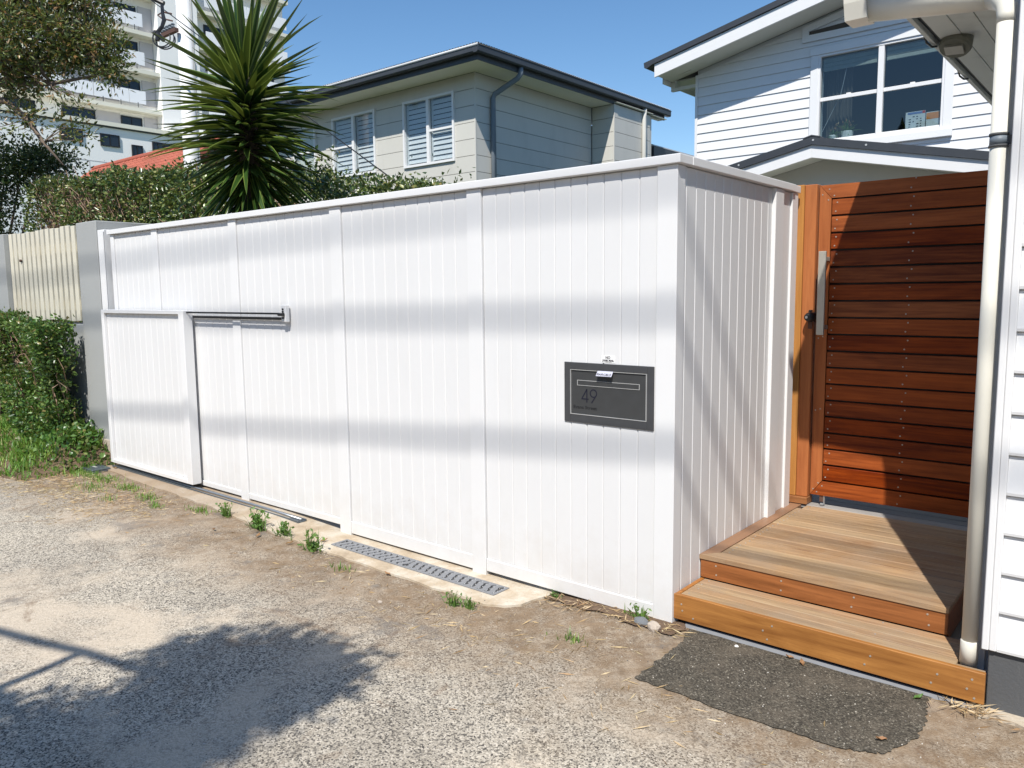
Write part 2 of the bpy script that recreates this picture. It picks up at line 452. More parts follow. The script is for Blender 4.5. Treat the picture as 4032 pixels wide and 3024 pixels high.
    h = math_(n, 'ADD', math_(n, 'MULTIPLY', math_(n, 'SUBTRACT', 1.0, vo.outputs['Distance']), 0.7), math_(n, 'MULTIPLY', sep2.outputs[0], 0.5))
    h = math_(n, 'ADD', h, math_(n, 'MULTIPLY', noise(30, 4), 0.6))
    bump(n, b, h, 0.6, 0.004)
    return m


def concrete_mat():
    m = bpy.data.materials.new('stained_concrete')
    n, b = nodes(m)
    geo = N(n, 'ShaderNodeNewGeometry')
    a = N(n, 'ShaderNodeTexNoise', i_Scale=3.0, i_Detail=9.0, i_Roughness=0.7)
    n.links.new(geo.outputs['Position'], a.inputs['Vector'])
    r = ramp(n, [(0.28, (0.24, 0.165, 0.10)), (0.44, (0.48, 0.385, 0.27)), (0.56, (0.62, 0.56, 0.46)), (0.75, (0.70, 0.665, 0.60))])
    n.links.new(a.outputs[0], r.inputs[0])
    sx = N(n, 'ShaderNodeSeparateXYZ')
    n.links.new(geo.outputs['Position'], sx.inputs[0])
    a2 = N(n, 'ShaderNodeTexNoise', i_Scale=2.2, i_Detail=8.0, i_Roughness=0.7)
    n.links.new(geo.outputs['Position'], a2.inputs['Vector'])
    mr = N(n, 'ShaderNodeMapRange')
    n.links.new(math_(n, 'ADD', sx.outputs[0], math_(n, 'MULTIPLY', math_(n, 'SUBTRACT', a2.outputs[0], 0.5), 3.5)), mr.inputs[0])
    mr.inputs[1].default_value = -2.3
    mr.inputs[2].default_value = -4.2
    mr.inputs[3].default_value = 0.0
    mr.inputs[4].default_value = 0.75
    stained = mixrgb(n, mr.outputs[0], r.outputs[0], (0.26, 0.175, 0.105))
    c = N(n, 'ShaderNodeTexNoise', i_Scale=60.0, i_Detail=5.0)
    n.links.new(geo.outputs['Position'], c.inputs['Vector'])
    n.links.new(mixrgb(n, math_(n, 'MULTIPLY', c.outputs[0], 0.5), stained, (0.30, 0.25, 0.19)), b.inputs['Base Color'])
    b.inputs['Roughness'].default_value = 0.9
    bump(n, b, c.outputs[0], 0.4, 0.006)
    return m


M['asphalt'] = ground_mat('exposed_aggregate_paving')
M['patchm'] = ground_mat('dark_asphalt', True)
M['concrete'] = concrete_mat()


# ------------------------------------------------------------------ mesh helpers
class MB:
    def __init__(s):
        s.v = []
        s.f = []

    def add(s, vs, fs):
        o = len(s.v)
        s.v += [tuple(v) for v in vs]
        s.f += [tuple(i + o for i in f) for f in fs]

    def box(s, x0, x1, y0, y1, z0, z1, c=0.0):
        if c <= 0:
            vs = [(x, y, z) for z in (z0, z1) for y in (y0, y1) for x in (x0, x1)]
            s.add(vs, [(0, 2, 3, 1), (4, 5, 7, 6), (0, 1, 5, 4), (2, 6, 7, 3), (0, 4, 6, 2), (1, 3, 7, 5)])
            return s
        X, Y, Z = (x0, x1), (y0, y1), (z0, z1)
        vs = []
        idx = {}
        for i in (0, 1):
            for j in (0, 1):
                for k in (0, 1):
                    sx, sy, sz = (1, -1)[i], (1, -1)[j], (1, -1)[k]
                    for a in range(3):
                        p = [X[i] + sx * c, Y[j] + sy * c, Z[k] + sz * c]
                        p[a] = (X[i], Y[j], Z[k])[a]
                        idx[i, j, k, a] = len(vs)
                        vs.append(tuple(p))
        fs = []
        for a in range(3):
            b, d = (a + 1) % 3, (a + 2) % 3
            for sgn in (0, 1):
                q = []
                for t in ((0, 0), (1, 0), (1, 1), (0, 1)):
                    e = [0, 0, 0]
                    e[a] = sgn
                    e[b], e[d] = t
                    q.append(idx[e[0], e[1], e[2], a])
                fs.append(tuple(q) if sgn else tuple(reversed(q)))
            for t in ((0, 0), (1, 0), (1, 1), (0, 1)):        # edges parallel to axis a
                e0 = [0, 0, 0]
                e1 = [0, 0, 0]
                e1[a] = 1
                e0[b], e0[d] = t
                e1[b], e1[d] = t
                q = [idx[(*e0, b)], idx[(*e1, b)], idx[(*e1, d)], idx[(*e0, d)]]
                fs.append(tuple(q) if (t[0] ^ t[1]) else tuple(reversed(q)))
        for i in (0, 1):
            for j in (0, 1):
                for k in (0, 1):
                    q = [idx[i, j, k, a] for a in range(3)]
                    fs.append(tuple(q) if (i ^ j ^ k) == 1 else tuple(reversed(q)))
        s.add(vs, fs)
        return s

    def prism(s, poly, axis, a0, a1):
        """poly: 2-D outline in the plane across `axis` (XZ for y, YZ for x, XY for z)"""
        def p3(p, a):
            return {'x': (a, p[0], p[1]), 'y': (p[0], a, p[1]), 'z': (p[0], p[1], a)}[axis]
        k = len(poly)
        vs = [p3(p, a0) for p in poly] + [p3(p, a1) for p in poly]
        fs = [tuple(range(k)), tuple(reversed(range(k, 2 * k)))] + [(i, i + k, (i + 1) % k + k, (i + 1) % k) for i in range(k)]
        s.add(vs, fs)
        return s

    def tube(s, path, r, n=8, cap=True):
        path = [Vector(p) for p in path]
        rr = r if isinstance(r, (list, tuple)) else [r] * len(path)
        rings = []
        for i, p in enumerate(path):
            d = (path[min(i + 1, len(path) - 1)] - path[max(i - 1, 0)]).normalized()
            u = d.orthogonal().normalized() if i == 0 else (pu - d * pu.dot(d)).normalized()
            pu = u
            v = d.cross(u)
            rings.append([p + (u * cos(2 * pi * k / n) + v * sin(2 * pi * k / n)) * rr[i] for k in range(n)])
        vs = [q for ring in rings for q in ring]
        fs = []
        for i in range(len(path) - 1):
            for k in range(n):
                a, b = i * n + k, i * n + (k + 1) % n
                fs.append((a, b, b + n, a + n))
        if cap:
            fs += [tuple(reversed(range(n))), tuple(range((len(path) - 1) * n, len(path) * n))]
        s.add(vs, fs)
        return s

    def lathe(s, prof, cx, cy, n=20):
        vs = [(cx + r * cos(2 * pi * k / n), cy + r * sin(2 * pi * k / n), z) for r, z in prof for k in range(n)]
        fs = [(i * n + k, i * n + (k + 1) % n, (i + 1) * n + (k + 1) % n, (i + 1) * n + k) for i in range(len(prof) - 1) for k in range(n)]
        fs += [tuple(reversed(range(n))), tuple(range((len(prof) - 1) * n, len(prof) * n))]
        s.add(vs, fs)
        return s


WL = {}


def tag(o, label=None, cat=None, group=None, kind=None):
    if label: o['label'] = label
    if cat: o['category'] = cat
    if group: o['group'] = group
    if kind: o['kind'] = kind
    return o


def place(o, parent, world):
    if parent is not None:
        o.parent = parent
        o.location = Vector(world) - WL[parent.name]
    else:
        o.location = world
    WL[o.name] = Vector(world)
    COL.objects.link(o)
    return o


def obj(name, mb, mat, parent=None, smooth=False, fix=True):
    vs = np.array(mb.v, dtype=float)
    c = (vs.min(0) + vs.max(0)) / 2
    if parent is None:
        c[2] = vs[:, 2].min()
    me = bpy.data.meshes.new(name)
    me.from_pydata((vs - c).tolist(), [], mb.f)
    if fix:
        bm = bmesh.new()
        bm.from_mesh(me)
        bmesh.ops.recalc_face_normals(bm, faces=bm.faces)
        bm.to_mesh(me)
        bm.free()
    if smooth:
        me.polygons.foreach_set('use_smooth', [True] * len(me.polygons))
    for m in (mat if isinstance(mat, list) else [mat]):
        me.materials.append(m)
    o = bpy.data.objects.new(name, me)
    return place(o, parent, Vector(c))


def raw(name, verts, faces, mat, parent=None, mats=None):
    """big meshes: verts (n,3), faces list of equal-length index rows"""
    verts = np.asarray(verts, dtype=float)
    faces = np.asarray(faces, dtype=np.int32)
    c = (verts.min(0) + verts.max(0)) / 2
    c[2] = verts[:, 2].min()
    me = bpy.data.meshes.new(name)
    me.vertices.add(len(verts))
    me.vertices.foreach_set('co', (verts - c).astype(np.float32).ravel())
    k = faces.shape[1]
    me.loops.add(faces.size)
    me.loops.foreach_set('vertex_index', faces.ravel())
    me.polygons.add(len(faces))
    me.polygons.foreach_set('loop_start', np.arange(0, faces.size, k, dtype=np.int32))
    me.polygons.foreach_set('loop_total', np.full(len(faces), k, dtype=np.int32))
    me.update(calc_edges=True)
    me.validate()
    for m in (mat if isinstance(mat, list) else [mat]):
        me.materials.append(m)
    if mats is not None:
        me.polygons.foreach_set('material_index', np.asarray(mats, dtype=np.int32))
    o = bpy.data.objects.new(name, me)
    return place(o, parent, Vector(c))


BOXC = {}


def bx(name, x0, x1, y0, y1, z0, z1, mat, parent, c=0.0):
    """a box-shaped piece; equal boxes share one mesh"""
    key = (round(x1 - x0, 4), round(y1 - y0, 4), round(z1 - z0, 4), round(c, 4), mat.name)
    me = BOXC.get(key)
    if me is None:
        hx, hy, hz = (x1 - x0) / 2, (y1 - y0) / 2, (z1 - z0) / 2
        mb = MB().box(-hx, hx, -hy, hy, -hz, hz, c)
        me = bpy.data.meshes.new(name)
        me.from_pydata(mb.v, [], mb.f)
        bm = bmesh.new()
        bm.from_mesh(me)
        bmesh.ops.recalc_face_normals(bm, faces=bm.faces)
        bm.to_mesh(me)
        bm.free()
        me.materials.append(mat)
        BOXC[key] = me
    o = bpy.data.objects.new(name, me)  # slab shade drawn as a grey panel on the wall
    return place(o, parent, Vector(((x0 + x1) / 2, (y0 + y1) / 2, (z0 + z1) / 2)))


def thing(name, label, cat, loc, group=None):
    o = bpy.data.objects.new(name, None)
    o.empty_display_size = 0.2
    tag(o, label, cat, group)
    return place(o, None, Vector(loc))


def text(name, body, size, mat, parent, origin, right, up, width=None, depth=0.0015, weight=0.0):
    """flat lettering standing a hair proud of its face; origin is the lower left corner"""
    cu = bpy.data.curves.new(name, 'FONT')
    cu.body = body
    cu.size = size
    cu.extrude = depth
    cu.offset = weight
    cu.resolution_u = 3
    t = bpy.data.objects.new(name + '_source', cu)
    COL.objects.link(t)
    bpy.context.view_layer.update()
    dg = bpy.context.evaluated_depsgraph_get()
    me = bpy.data.meshes.new_from_object(t.evaluated_get(dg))
    COL.objects.unlink(t)
    bpy.data.objects.remove(t)
    vs = np.zeros(len(me.vertices) * 3)
    me.vertices.foreach_get('co', vs)
    vs = vs.reshape(-1, 3)
    mn, mx = vs.min(0), vs.max(0)
    sx = (width / (mx[0] - mn[0])) if width else 1.0
    R, U = Vector(right), Vector(up)
    Nn = R.cross(U)
    Mx = np.array([R, U, Nn])
    loc = vs - np.array([mn[0], 0, 0])
    loc[:, 0] *= sx
    wv = loc @ Mx
    me.vertices.foreach_set('co', wv.ravel())
    me.materials.clear()
    me.materials.append(mat)
    o = bpy.data.objects.new(name, me)
    return place(o, parent, Vector(origin))


def leaves(centers, normals_dir, length, width, fold=0.25, jitter=0.35):
    """leaf blades (two quads folded along the midrib) -> verts, faces"""
    n = len(centers)
    c = np.asarray(centers)
    d = np.asarray(normals_dir)
    d = d / np.maximum(np.linalg.norm(d, axis=1, keepdims=True), 1e-6)
    r = rng.normal(size=(n, 3))
    u = np.cross(d, r)
    u /= np.maximum(np.linalg.norm(u, axis=1, keepdims=True), 1e-6)
    v = np.cross(d, u)
    L = (length * (1 + jitter * (rng.random(n) * 2 - 1)))[:, None]
    W = (width * (1 + jitter * (rng.random(n) * 2 - 1)))[:, None]
    a = c
    tip = c + d * L
    m1 = c + d * L * 0.45 + u * W / 2 + v * W * fold
    m2 = c + d * L * 0.45 - u * W / 2 + v * W * fold
    vs = np.stack([a, m1, tip, m2], axis=1).reshape(-1, 3)
    i = np.arange(n)[:, None] * 4
    fs = np.concatenate([i + np.array([[0, 1, 2]]), i + np.array([[0, 2, 3]])], axis=0)
    return vs, fs


def rand_dirs(n, up=0.0):
    d = rng.normal(size=(n, 3))
    d /= np.linalg.norm(d, axis=1, keepdims=True)
    d[:, 2] += up
    return d


# ------------------------------------------------------------------ ground
def sstep(a, b, x):
    t = min(max((x - a) / (b - a), 0), 1)
    return t * t * (3 - 2 * t)


def gz(x, y):
    """the paving dips to the drain in front of the fence"""
    return -0.036 * sstep(-3.2, -2.2, x) * (1 - sstep(-0.9, -0.1, x)) * sstep(-1.6, -0.5, y)


xs = [-400, -150, -60, -30, -16, -10] + [-8 + 0.1 * i for i in range(105)] + [3.5, 6, 12, 30, 80, 200, 400]
ys = [-400, -120, -40, -15, -8, -5] + [-3.6 + 0.1 * i for i in range(42)] + [1.2, 4, 10, 25, 60, 150, 400]
nx, ny = len(xs), len(ys)
gv = [(x, y, gz(x, y)) for y in ys for x in xs]
gf = [(j * nx + i, j * nx + i + 1, (j + 1) * nx + i + 1, (j + 1) * nx + i) for j in range(ny - 1) for i in range(nx - 1)]
tag(raw('driveway', gv, gf, M['asphalt']), kind='structure')


def sheet(name, poly, lift, mat, step=0.06, thick=0.0):
    """an irregular sheet that follows the ground; poly is an outline in x, y"""
    me = MB()
    x0, x1 = min(p[0] for p in poly), max(p[0] for p in poly)
    y0, y1 = min(p[1] for p in poly), max(p[1] for p in poly)
    bm = bmesh.new()
    vs = [bm.verts.new((p[0], p[1], 0)) for p in poly]
    bm.faces.new(vs)
    for k in range(1, int((x1 - x0) / step)):
        g = bm.verts[:] + bm.edges[:] + bm.faces[:]
        bmesh.ops.bisect_plane(bm, geom=g, plane_co=(x0 + k * step, 0, 0), plane_no=(1, 0, 0))
    for k in range(1, int((y1 - y0) / step)):
        g = bm.verts[:] + bm.edges[:] + bm.faces[:]
        bmesh.ops.bisect_plane(bm, geom=g, plane_co=(0, y0 + k * step, 0), plane_no=(0, 1, 0))
    bmesh.ops.triangulate(bm, faces=bm.faces)
    bmesh.ops.recalc_face_normals(bm, faces=bm.faces)
    for v in bm.verts:
        v.co.z = gz(v.co.x, v.co.y) + lift
    if thick:
        r = bmesh.ops.extrude_face_region(bm, geom=bm.faces[:])
        for v in r['geom']:
            if isinstance(v, bmesh.types.BMVert):
                v.co.z -= thick
    bmesh.ops.recalc_face_normals(bm, faces=bm.faces)
    m = bpy.data.meshes.new(name)
    bm.to_mesh(m)
    bm.free()
    m.materials.append(mat)
    return tag(place(bpy.data.objects.new(name, m), None, Vector((0, 0, 0))), kind='structure')


def ragged(pts, amp, n=8):
    out = []
    for i, p in enumerate(pts):
        q = pts[(i + 1) % len(pts)]
        for k in range(n):
            t = k / n
            a = amp if k else 0
            out.append((p[0] + (q[0] - p[0]) * t + random.uniform(-a, a), p[1] + (q[1] - p[1]) * t + random.uniform(-a, a)))
    return out


sheet('asphalt_patch', ragged([(0.09, 0.0), (0.13, -0.16), (0.13, -0.36), (0.132, -0.558), (0.55, -0.572), (0.95, -0.545), (1.06, -0.49), (1.118, -0.33), (1.12, -0.19), (1.09, -0.04), (1.10, 0.012)], 0.0075, 13), 0.005, M['patchm'])
edge = [(-5.75, -0.17), (-5.0, -0.215), (-4.3, -0.24), (-3.76, -0.262), (-3.0, -0.315), (-2.3, -0.30), (-1.7, -0.305), (-1.05, -0.315), (-0.82, -0.30)]
strip = []
for (a, b) in zip(edge[:-1], edge[1:]):
    for k in range(6):
        t = k / 6
        strip.append((a[0] + (b[0] - a[0]) * t, a[1] + (b[1] - a[1]) * t + random.uniform(-0.012, 0.012)))
strip += [(-0.80, -0.27), (-0.74, -0.21), (-0.73, -0.12), (-0.70, -0.03), (-0.72, 0.12), (-5.75, 0.12)]
sheet('concrete_strip', strip, 0.012, M['concrete'], 0.1, 0.04)
sheet('concrete_slab', ragged([(1.26, -0.045), (1.31, 0.0), (1.40, -0.03), (2.6, -0.3), (2.6, 0.14), (1.29, 0.14)], 0.008, 4), 0.012, M['concrete'], 0.2, 0.04)
sheet('soil_edge', ragged([(-0.86, -0.05), (-0.55, -0.085), (-0.30, -0.085), (-0.12, -0.13), (0.06, -0.12), (0.10, -0.02), (0.02, 0.03), (-0.3, 0.02), (-0.8, 0.03)], 0.02, 5), 0.009, M['soil'], 0.08)

# soil bank under the low hedge on the left
bv, bf = [], []
bxs = [-14 + 0.25 * i for i in range(34)]
bys = [-0.95 + 0.08 * i for i in range(14)]
for y in bys:
    for x in bxs:
        h = 0.26 * sstep(-0.85, -0.25, y + 0.08 * sin(3 * x)) * (1 - sstep(-6.15, -5.78, x)) + random.uniform(0, 0.012) - 0.012
        bv.append((x, y, h + 0.004))
for j in range(len(bys) - 1):
    for i in range(len(bxs) - 1):
        a = j * len(bxs) + i
        bf.append((a, a + 1, a + 1 + len(bxs), a + len(bxs)))
tag(raw('soil_bank', bv, bf, M['soil']), kind='structure')


M['road'] = paint('road_asphalt', (0.055, 0.055, 0.057), 0.9, 0.2, 20.0, None, 1, 0.4)
M['lawn'] = paint('garden_lawn', (0.05, 0.075, 0.025), 0.95, 0.4, 8.0, None, 1, 0.6)
M['paver'] = paint('bounce_paving', (0.42, 0.40, 0.36), 0.9, 0.2, 8.0)


def flat(name, x0, x1, y0, y1, z, mat):
    vs = [(x0, y0, z), (x1, y0, z), (x1, y1, z), (x0, y1, z)]
    return tag(raw(name, vs, [(0, 1, 2, 3)], mat), kind='structure')


flat('road', -120, 120, -16.0, -6.2, 0.008, M['road'])  # unseen, added dark to cut light bounced onto the fronts
flat('garden_lawn', -120, -0.06, 0.16, 110, 0.006, M['lawn'])  # unseen ground, added dark to cut bounce onto the houses
flat('bounce_path', -3.3, 1.24, 0.17, 8.25, 0.010, M['paver'])  # unseen pale paving, widened to bounce light onto the white house
flat('verge', -120, 120, -60, -16.01, 0.008, M['lawn'])  # unseen, added with the dark road to cut bounce

# unseen far side of the street behind the camera, added to block low sky
oh = thing('house_across', 'dark brick house with grey roof across the street behind the camera', 'house', (-3, -21, 0))
bx('wall', -16, 11, -27, -17.5, 0, 5.4, M['lampgrey'], oh)
mb = MB()
mb.prism([(-28.2, 5.3), (-16.7, 5.3), (-22.2, 8.4)], 'x', -16.8, 11.8)
obj('roof', mb, M['charcoal'], oh)
for q in range(6):
    bx('window', -14 + 4 * q, -12.2 + 4 * q, -17.499, -17.44, 3.3, 4.7, M['aglass'], oh)
nt_ = 9000
tc_ = np.stack([-70 + 140 * rng.random(nt_), -24 - 6 * rng.random(nt_), 9.5 * rng.random(nt_) ** 0.8], 1)
tc_[:, 2] *= 0.8 + 0.2 * np.sin(tc_[:, 0] * 0.45) + 0.12 * np.sin(tc_[:, 0] * 1.3)
lv, lf = leaves(tc_, rand_dirs(nt_), 1.5, 1.0)
tag(raw('street_trees', lv, lf, M['shrub']), kind='stuff')

# ------------------------------------------------------------------ white fence
fence = thing('white_fence', 'tall white vertical board fence with flat capping and posts wrapping the corner beside the steps', 'fence', (-2.8, 0.03, 0))
posts = [(-5.614, -5.554), (-4.851, -4.759), (-3.667, -3.567), (-2.467, -2.357), (-1.269, -1.166), (-0.102, 0.0)]
for i, (a, b) in enumerate(posts):
    bx('post', a, b, 0.0, 0.075, -0.045 if i < 5 else -0.01, 2.108, M['white'], fence, 0.003)
for (p, q) in zip(posts[:-1], posts[1:]):
    x0, x1 = p[1] + 0.0015, q[0] - 0.0015
    nb = max(1, round((x1 - x0) / 0.0985))
    wd = (x1 - x0) / nb
    for k in range(nb):
        bx('board', x0 + k * wd + 0.0004, x0 + (k + 1) * wd - 0.0004, 0.013, 0.036, 0.070, 2.107, M['white_board'], fence, 0.005)
    bx('bottom_rail', x0, x1, 0.004, 0.045, gz((x0 + x1) / 2, 0) + 0.028 + random.uniform(-.004, .004), 0.072, M['white'], fence, 0.003)
    bx('backing_sheet', x0, x1, 0.0365, 0.046, 0.075, 2.106, M['white'], fence)
bx('cap_rail', -5.640, 0.020, -0.018, 0.105, 2.110, 2.150, M['white'], fence, 0.003)
bx('cap_rail', -0.09, 0.020, 0.1065, 1.372, 2.110, 2.150, M['white'], fence, 0.003)
# return wall to the gate
bx('post', -0.09, 0.012, 1.100, 1.218, 0.0, 2.108, M['white'], fence, 0.003)
edges_y = [0.0775, 0.098, 0.196, 0.291, 0.387, 0.483, 0.577, 0.673, 0.768, 0.859, 0.953, 1.042, 1.098]
for a, b in zip(edges_y[:-1], edges_y[1:]):
    bx('board', -0.030, -0.008, a + 0.0004, b - 0.0004, 0.0, 2.107, M['white_board'], fence, 0.0035)
bx('board', -0.030, -0.006, 1.2195, 1.36, 0.0, 2.107, M['white_board'], fence, 0.003)
bx('post', -0.060, 0.006, 1.3615, 1.45, 0.0, 2.107, M['white'], fence, 0.003)
bx('cap_rail', -0.09, 0.012, 1.3735, 1.47, 2.110, 2.150, M['white'], fence, 0.003)
bx('backing_sheet', -0.042, -0.0305, 0.078, 1.36, 0.0, 2.106, M['white'], fence)

ep = thing('end_post', 'freestanding white square post at the far end of the white fence against the grey pier', 'post', (-5.81, 0.1, 0))
bx('shaft', -5.876, -5.744, 0.004, 0.32, 0.0, 2.165, M['white'], ep, 0.004)
bx('cover_strip', -5.762, -5.7425, -0.004, 0.0035, 0.02, 2.150, M['white_board'], ep, 0.002)

# sliding gate in front of the fence
sg = thing('sliding_gate', 'low white boarded sliding gate hanging in front of the left end of the fence', 'gate', (-4.95, -0.05, 0.05))
GY0, GY1 = -0.092, -0.012
bx('stile', -4.300, -4.225, GY0, GY1, 0.052, 1.445, M['white'], sg, 0.004)
bx('stile', -5.690, -5.640, GY0, GY1, 0.052, 1.445, M['white'], sg, 0.004)
bx('top_rail', -5.639, -4.301, GY0, GY1, 1.415, 1.446, M['white'], sg, 0.003)
bx('bottom_rail', -5.639, -4.301, GY0, GY1, 0.052, 0.085, M['white'], sg, 0.003)
nb = 13
wd = (5.639 - 4.301) / nb
for k in range(nb):
    bx('board', -5.639 + k * wd + 0.0004, -5.639 + (k + 1) * wd - 0.0004, -0.064, -0.046, 0.0855, 1.4145, M['white_board'], sg, 0.005)
bx('backing_sheet', -5.638, -4.302, -0.0455, -0.036, 0.086, 1.414, M['white'], sg)
obj('wheel', MB().tube([(-4.36, -0.066, 0.034), (-4.36, -0.030, 0.034)], 0.026, 14), M['black'], sg)
obj('wheel', MB().tube([(-5.45, -0.066, 0.034), (-5.45, -0.030, 0.034)], 0.026, 14), M['black'], sg)
bx('latch', -5.715, -5.691, -0.07, -0.03, 1.02, 1.075, M['hardware'], sg, 0.004)

gr = thing('guide_rail', 'thin black guide rod on a white wall bracket sliding along the fence from the gate', 'guide rail', (-3.5, -0.06, 1.42))
bx('rod', -4.2245, -2.985, -0.064, -0.050, 1.424, 1.437, M['black'], gr, 0.002)
bx('lower_rod', -4.2245, -2.985, -0.010, -0.0015, 1.384, 1.404, M['black'], gr, 0.002)
bx('bracket', -2.988, -2.936, -0.034, -0.0005, 1.372, 1.490, M['white'], gr, 0.004)
for zz in (1.46, 1.443, 1.40):
    obj('bolt', MB().tube([(-2.962, -0.041, zz), (-2.962, -0.0335, zz)], 0.007, 8), M['black'], gr)
bx('roller', -2.984, -2.942, -0.070, -0.0345, 1.414, 1.436, M['black'], gr, 0.005)

tr = thing('gate_track', 'dark grooved steel floor track sliding out from under the low gate along the fence', 'gate track', (-4.2, -0.08, 0.012))
mb = MB()
mb.prism([(-0.098, 0.013), (-0.028, 0.013), (-0.028, 0.028), (-0.038, 0.028), (-0.040, 0.018), (-0.086, 0.018), (-0.088, 0.028), (-0.098, 0.028)], 'x', -5.66, -2.80)
mb.v = [(x, y, z + gz(x, y)) for x, y, z in mb.v]
obj('channel', mb, M['track'], tr)
mb = MB()
mb.tube([(-5.64, -0.063, 0.024), (-4.2, -0.063, 0.024), (-3.2, -0.063, 0.0235), (-2.81, -0.063, 0.018)], 0.008, 8)
obj('running_rib', mb, M['steel'], tr, smooth=True)

# drain grate: bars and webs with S-shaped openings between them
dg_ = thing('drain_grate', 'long grey plastic channel drain grate set in the pale concrete below the fence', 'drain grate', (-1.6, -0.14, -0.03))
gx0, gx1, gy0, gy1 = -2.30, -0.93, -0.205, -0.075


def on_ground(mb, lift=0.0):
    mb.v = [(x, y, z + gz(x, y) + lift) for x, y, z in mb.v]
    return mb


for nm, y0, y1 in (('side_rail', gy0, gy0 + 0.014), ('side_rail', gy1 - 0.014, gy1)):
    mb = MB()
    for k in range(14):
        a, b = gx0 + (gx1 - gx0) * k / 14, gx0 + (gx1 - gx0) * (k + 1) / 14
        mb.box(a, b - 0.0005, y0, y1, 0.0, 0.017)
    obj(nm, on_ground(mb), M['grate'], dg_)
mb = MB()
for k in range(14):
    a, b = gx0 + (gx1 - gx0) * k / 14, gx0 + (gx1 - gx0) * (k + 1) / 14
    mb.box(a, b, gy0 + 0.012, gy1 - 0.012, -0.03, 0.0125)
obj('gutter_bed', on_ground(mb), M['black'], dg_)
npat = 26
pit = (gx1 - gx0) / npat
for k in range(npat + 1):
    xa = gx0 + k * pit
    yy = np.linspace(gy0 + 0.013, gy1 - 0.013, 9)
    off = [0, 0.012, 0.014, 0.002, -0.002, -0.002, -0.014, -0.012, 0.0]
    flip = -1 if k < npat / 2 else 1
    wdt = 0.0185
    if k in (0, npat):
        off = [0] * 9
    mb = MB()
    for (q, (ya, oa)), (yb, ob) in zip(enumerate(zip(yy[:-1], off[:-1])), zip(yy[1:], off[1:])):
        vs = []
        for z in (0.0, 0.0165):
            vs += [(xa + oa * flip - wdt, ya, z), (xa + oa * flip + wdt, ya, z), (xa + ob * flip + wdt, yb, z), (xa + ob * flip - wdt, yb, z)]
        mb.add(vs, [(4, 5, 6, 7), (0, 4, 7, 3), (1, 2, 6, 5), (0, 1, 5, 4), (2, 3, 7, 6)])
    mb.v = [(min(max(x, gx0), gx1), y, z) for x, y, z in mb.v]
    obj('bar', on_ground(mb), M['grate'], dg_)
mb = MB()
for k in range(npat):
    for yq in (gy0 + 0.02, gy0 + 0.05, gy1 - 0.045, gy1 - 0.02):
        mb.tube([(gx0 + (k + 0.5) * pit + 0.01, yq, 0.0166), (gx0 + (k + 0.5) * pit + 0.01, yq, 0.0195)], 0.0028, 6)
tag(obj('studs', on_ground(mb), M['edge'], dg_), kind='stuff')

# letterbox
lb = thing('letterbox', 'dark grey metal parcel letterbox numbered 49 set flush in the white fence', 'letterbox', (-0.367, 0.0, 0.907))
bx('mounting_frame_side', -0.622, -0.5845, -0.0105, 0.0195, 0.907, 1.208, M['darkmetal'], lb, 0.002)
bx('mounting_frame_side', -0.1475, -0.112, -0.0105, 0.0195, 0.907, 1.208, M['darkmetal'], lb, 0.002)
bx('mounting_frame_rail', -0.5842, -0.1478, -0.0105, 0.0195, 1.1735, 1.208, M['darkmetal'], lb, 0.002)
bx('mounting_frame_rail', -0.5842, -0.1478, -0.0105, 0.0195, 0.907, 0.9465, M['darkmetal'], lb, 0.002)
bx('box_back', -0.5838, -0.1482, 0.006, 0.0192, 0.9468, 1.1732, M['black'], lb)
bx('door', -0.5795, -0.1525, -0.0065, 0.0055, 0.9515, 1.1690, M['letterdoor'], lb, 0.0015)
for nm, a in (('trim', (-0.5835, -0.581, -0.0125, -0.0068, 0.9475, 1.1725)), ('trim', (-0.152, -0.149, -0.0125, -0.0068, 0.9475, 1.1725)),
              ('trim', (-0.5803, -0.1522, -0.0125, -0.0068, 1.1700, 1.1722)), ('trim', (-0.5803, -0.1522, -0.0125, -0.0068, 0.9480, 0.9505))):
    bx(nm, *a, M['edge'], lb)
slot = bx('slot_flap', -0.540, -0.191, -0.0085, -0.0067, 1.0965, 1.1185, M['letterdoor'], lb)
for a in ((-0.5432, -0.5405, 1.094, 1.121), (-0.1905, -0.188, 1.094, 1.121), (-0.5404, -0.1906, 1.1188, 1.121), (-0.5404, -0.1906, 1.094, 1.0962)):
    bx('slot_rim', a[0], a[1], -0.0095, -0.0067, a[2], a[3], M['edge'], slot)
# the number 4 and 9 in thin strokes


def stroke(mb, pts, wd, y0, y1, closed=False):
    pts = [Vector((p[0], p[1])) for p in pts]
    n = len(pts)
    L, Rr = [], []
    for i, p in enumerate(pts):
        a = pts[(i - 1) % n] if (closed or i) else pts[i]
        b = pts[(i + 1) % n] if (closed or i < n - 1) else pts[i]
        d = (b - a).normalized()
        nn = Vector((-d.y, d.x)) * wd / 2
        L.append(p + nn)
        Rr.append(p - nn)
    for i in range(n if closed else n - 1):
        j = (i + 1) % n
        vs = [(L[i].x, y0, L[i].y), (L[j].x, y0, L[j].y), (Rr[j].x, y0, Rr[j].y), (Rr[i].x, y0, Rr[i].y),
              (L[i].x, y1, L[i].y), (L[j].x, y1, L[j].y), (Rr[j].x, y1, Rr[j].y), (Rr[i].x, y1, Rr[i].y)]
        mb.add(vs, [(0, 1, 2, 3), (7, 6, 5, 4), (0, 4, 5, 1), (3, 2, 6, 7), (0, 3, 7, 4), (1, 5, 6, 2)])


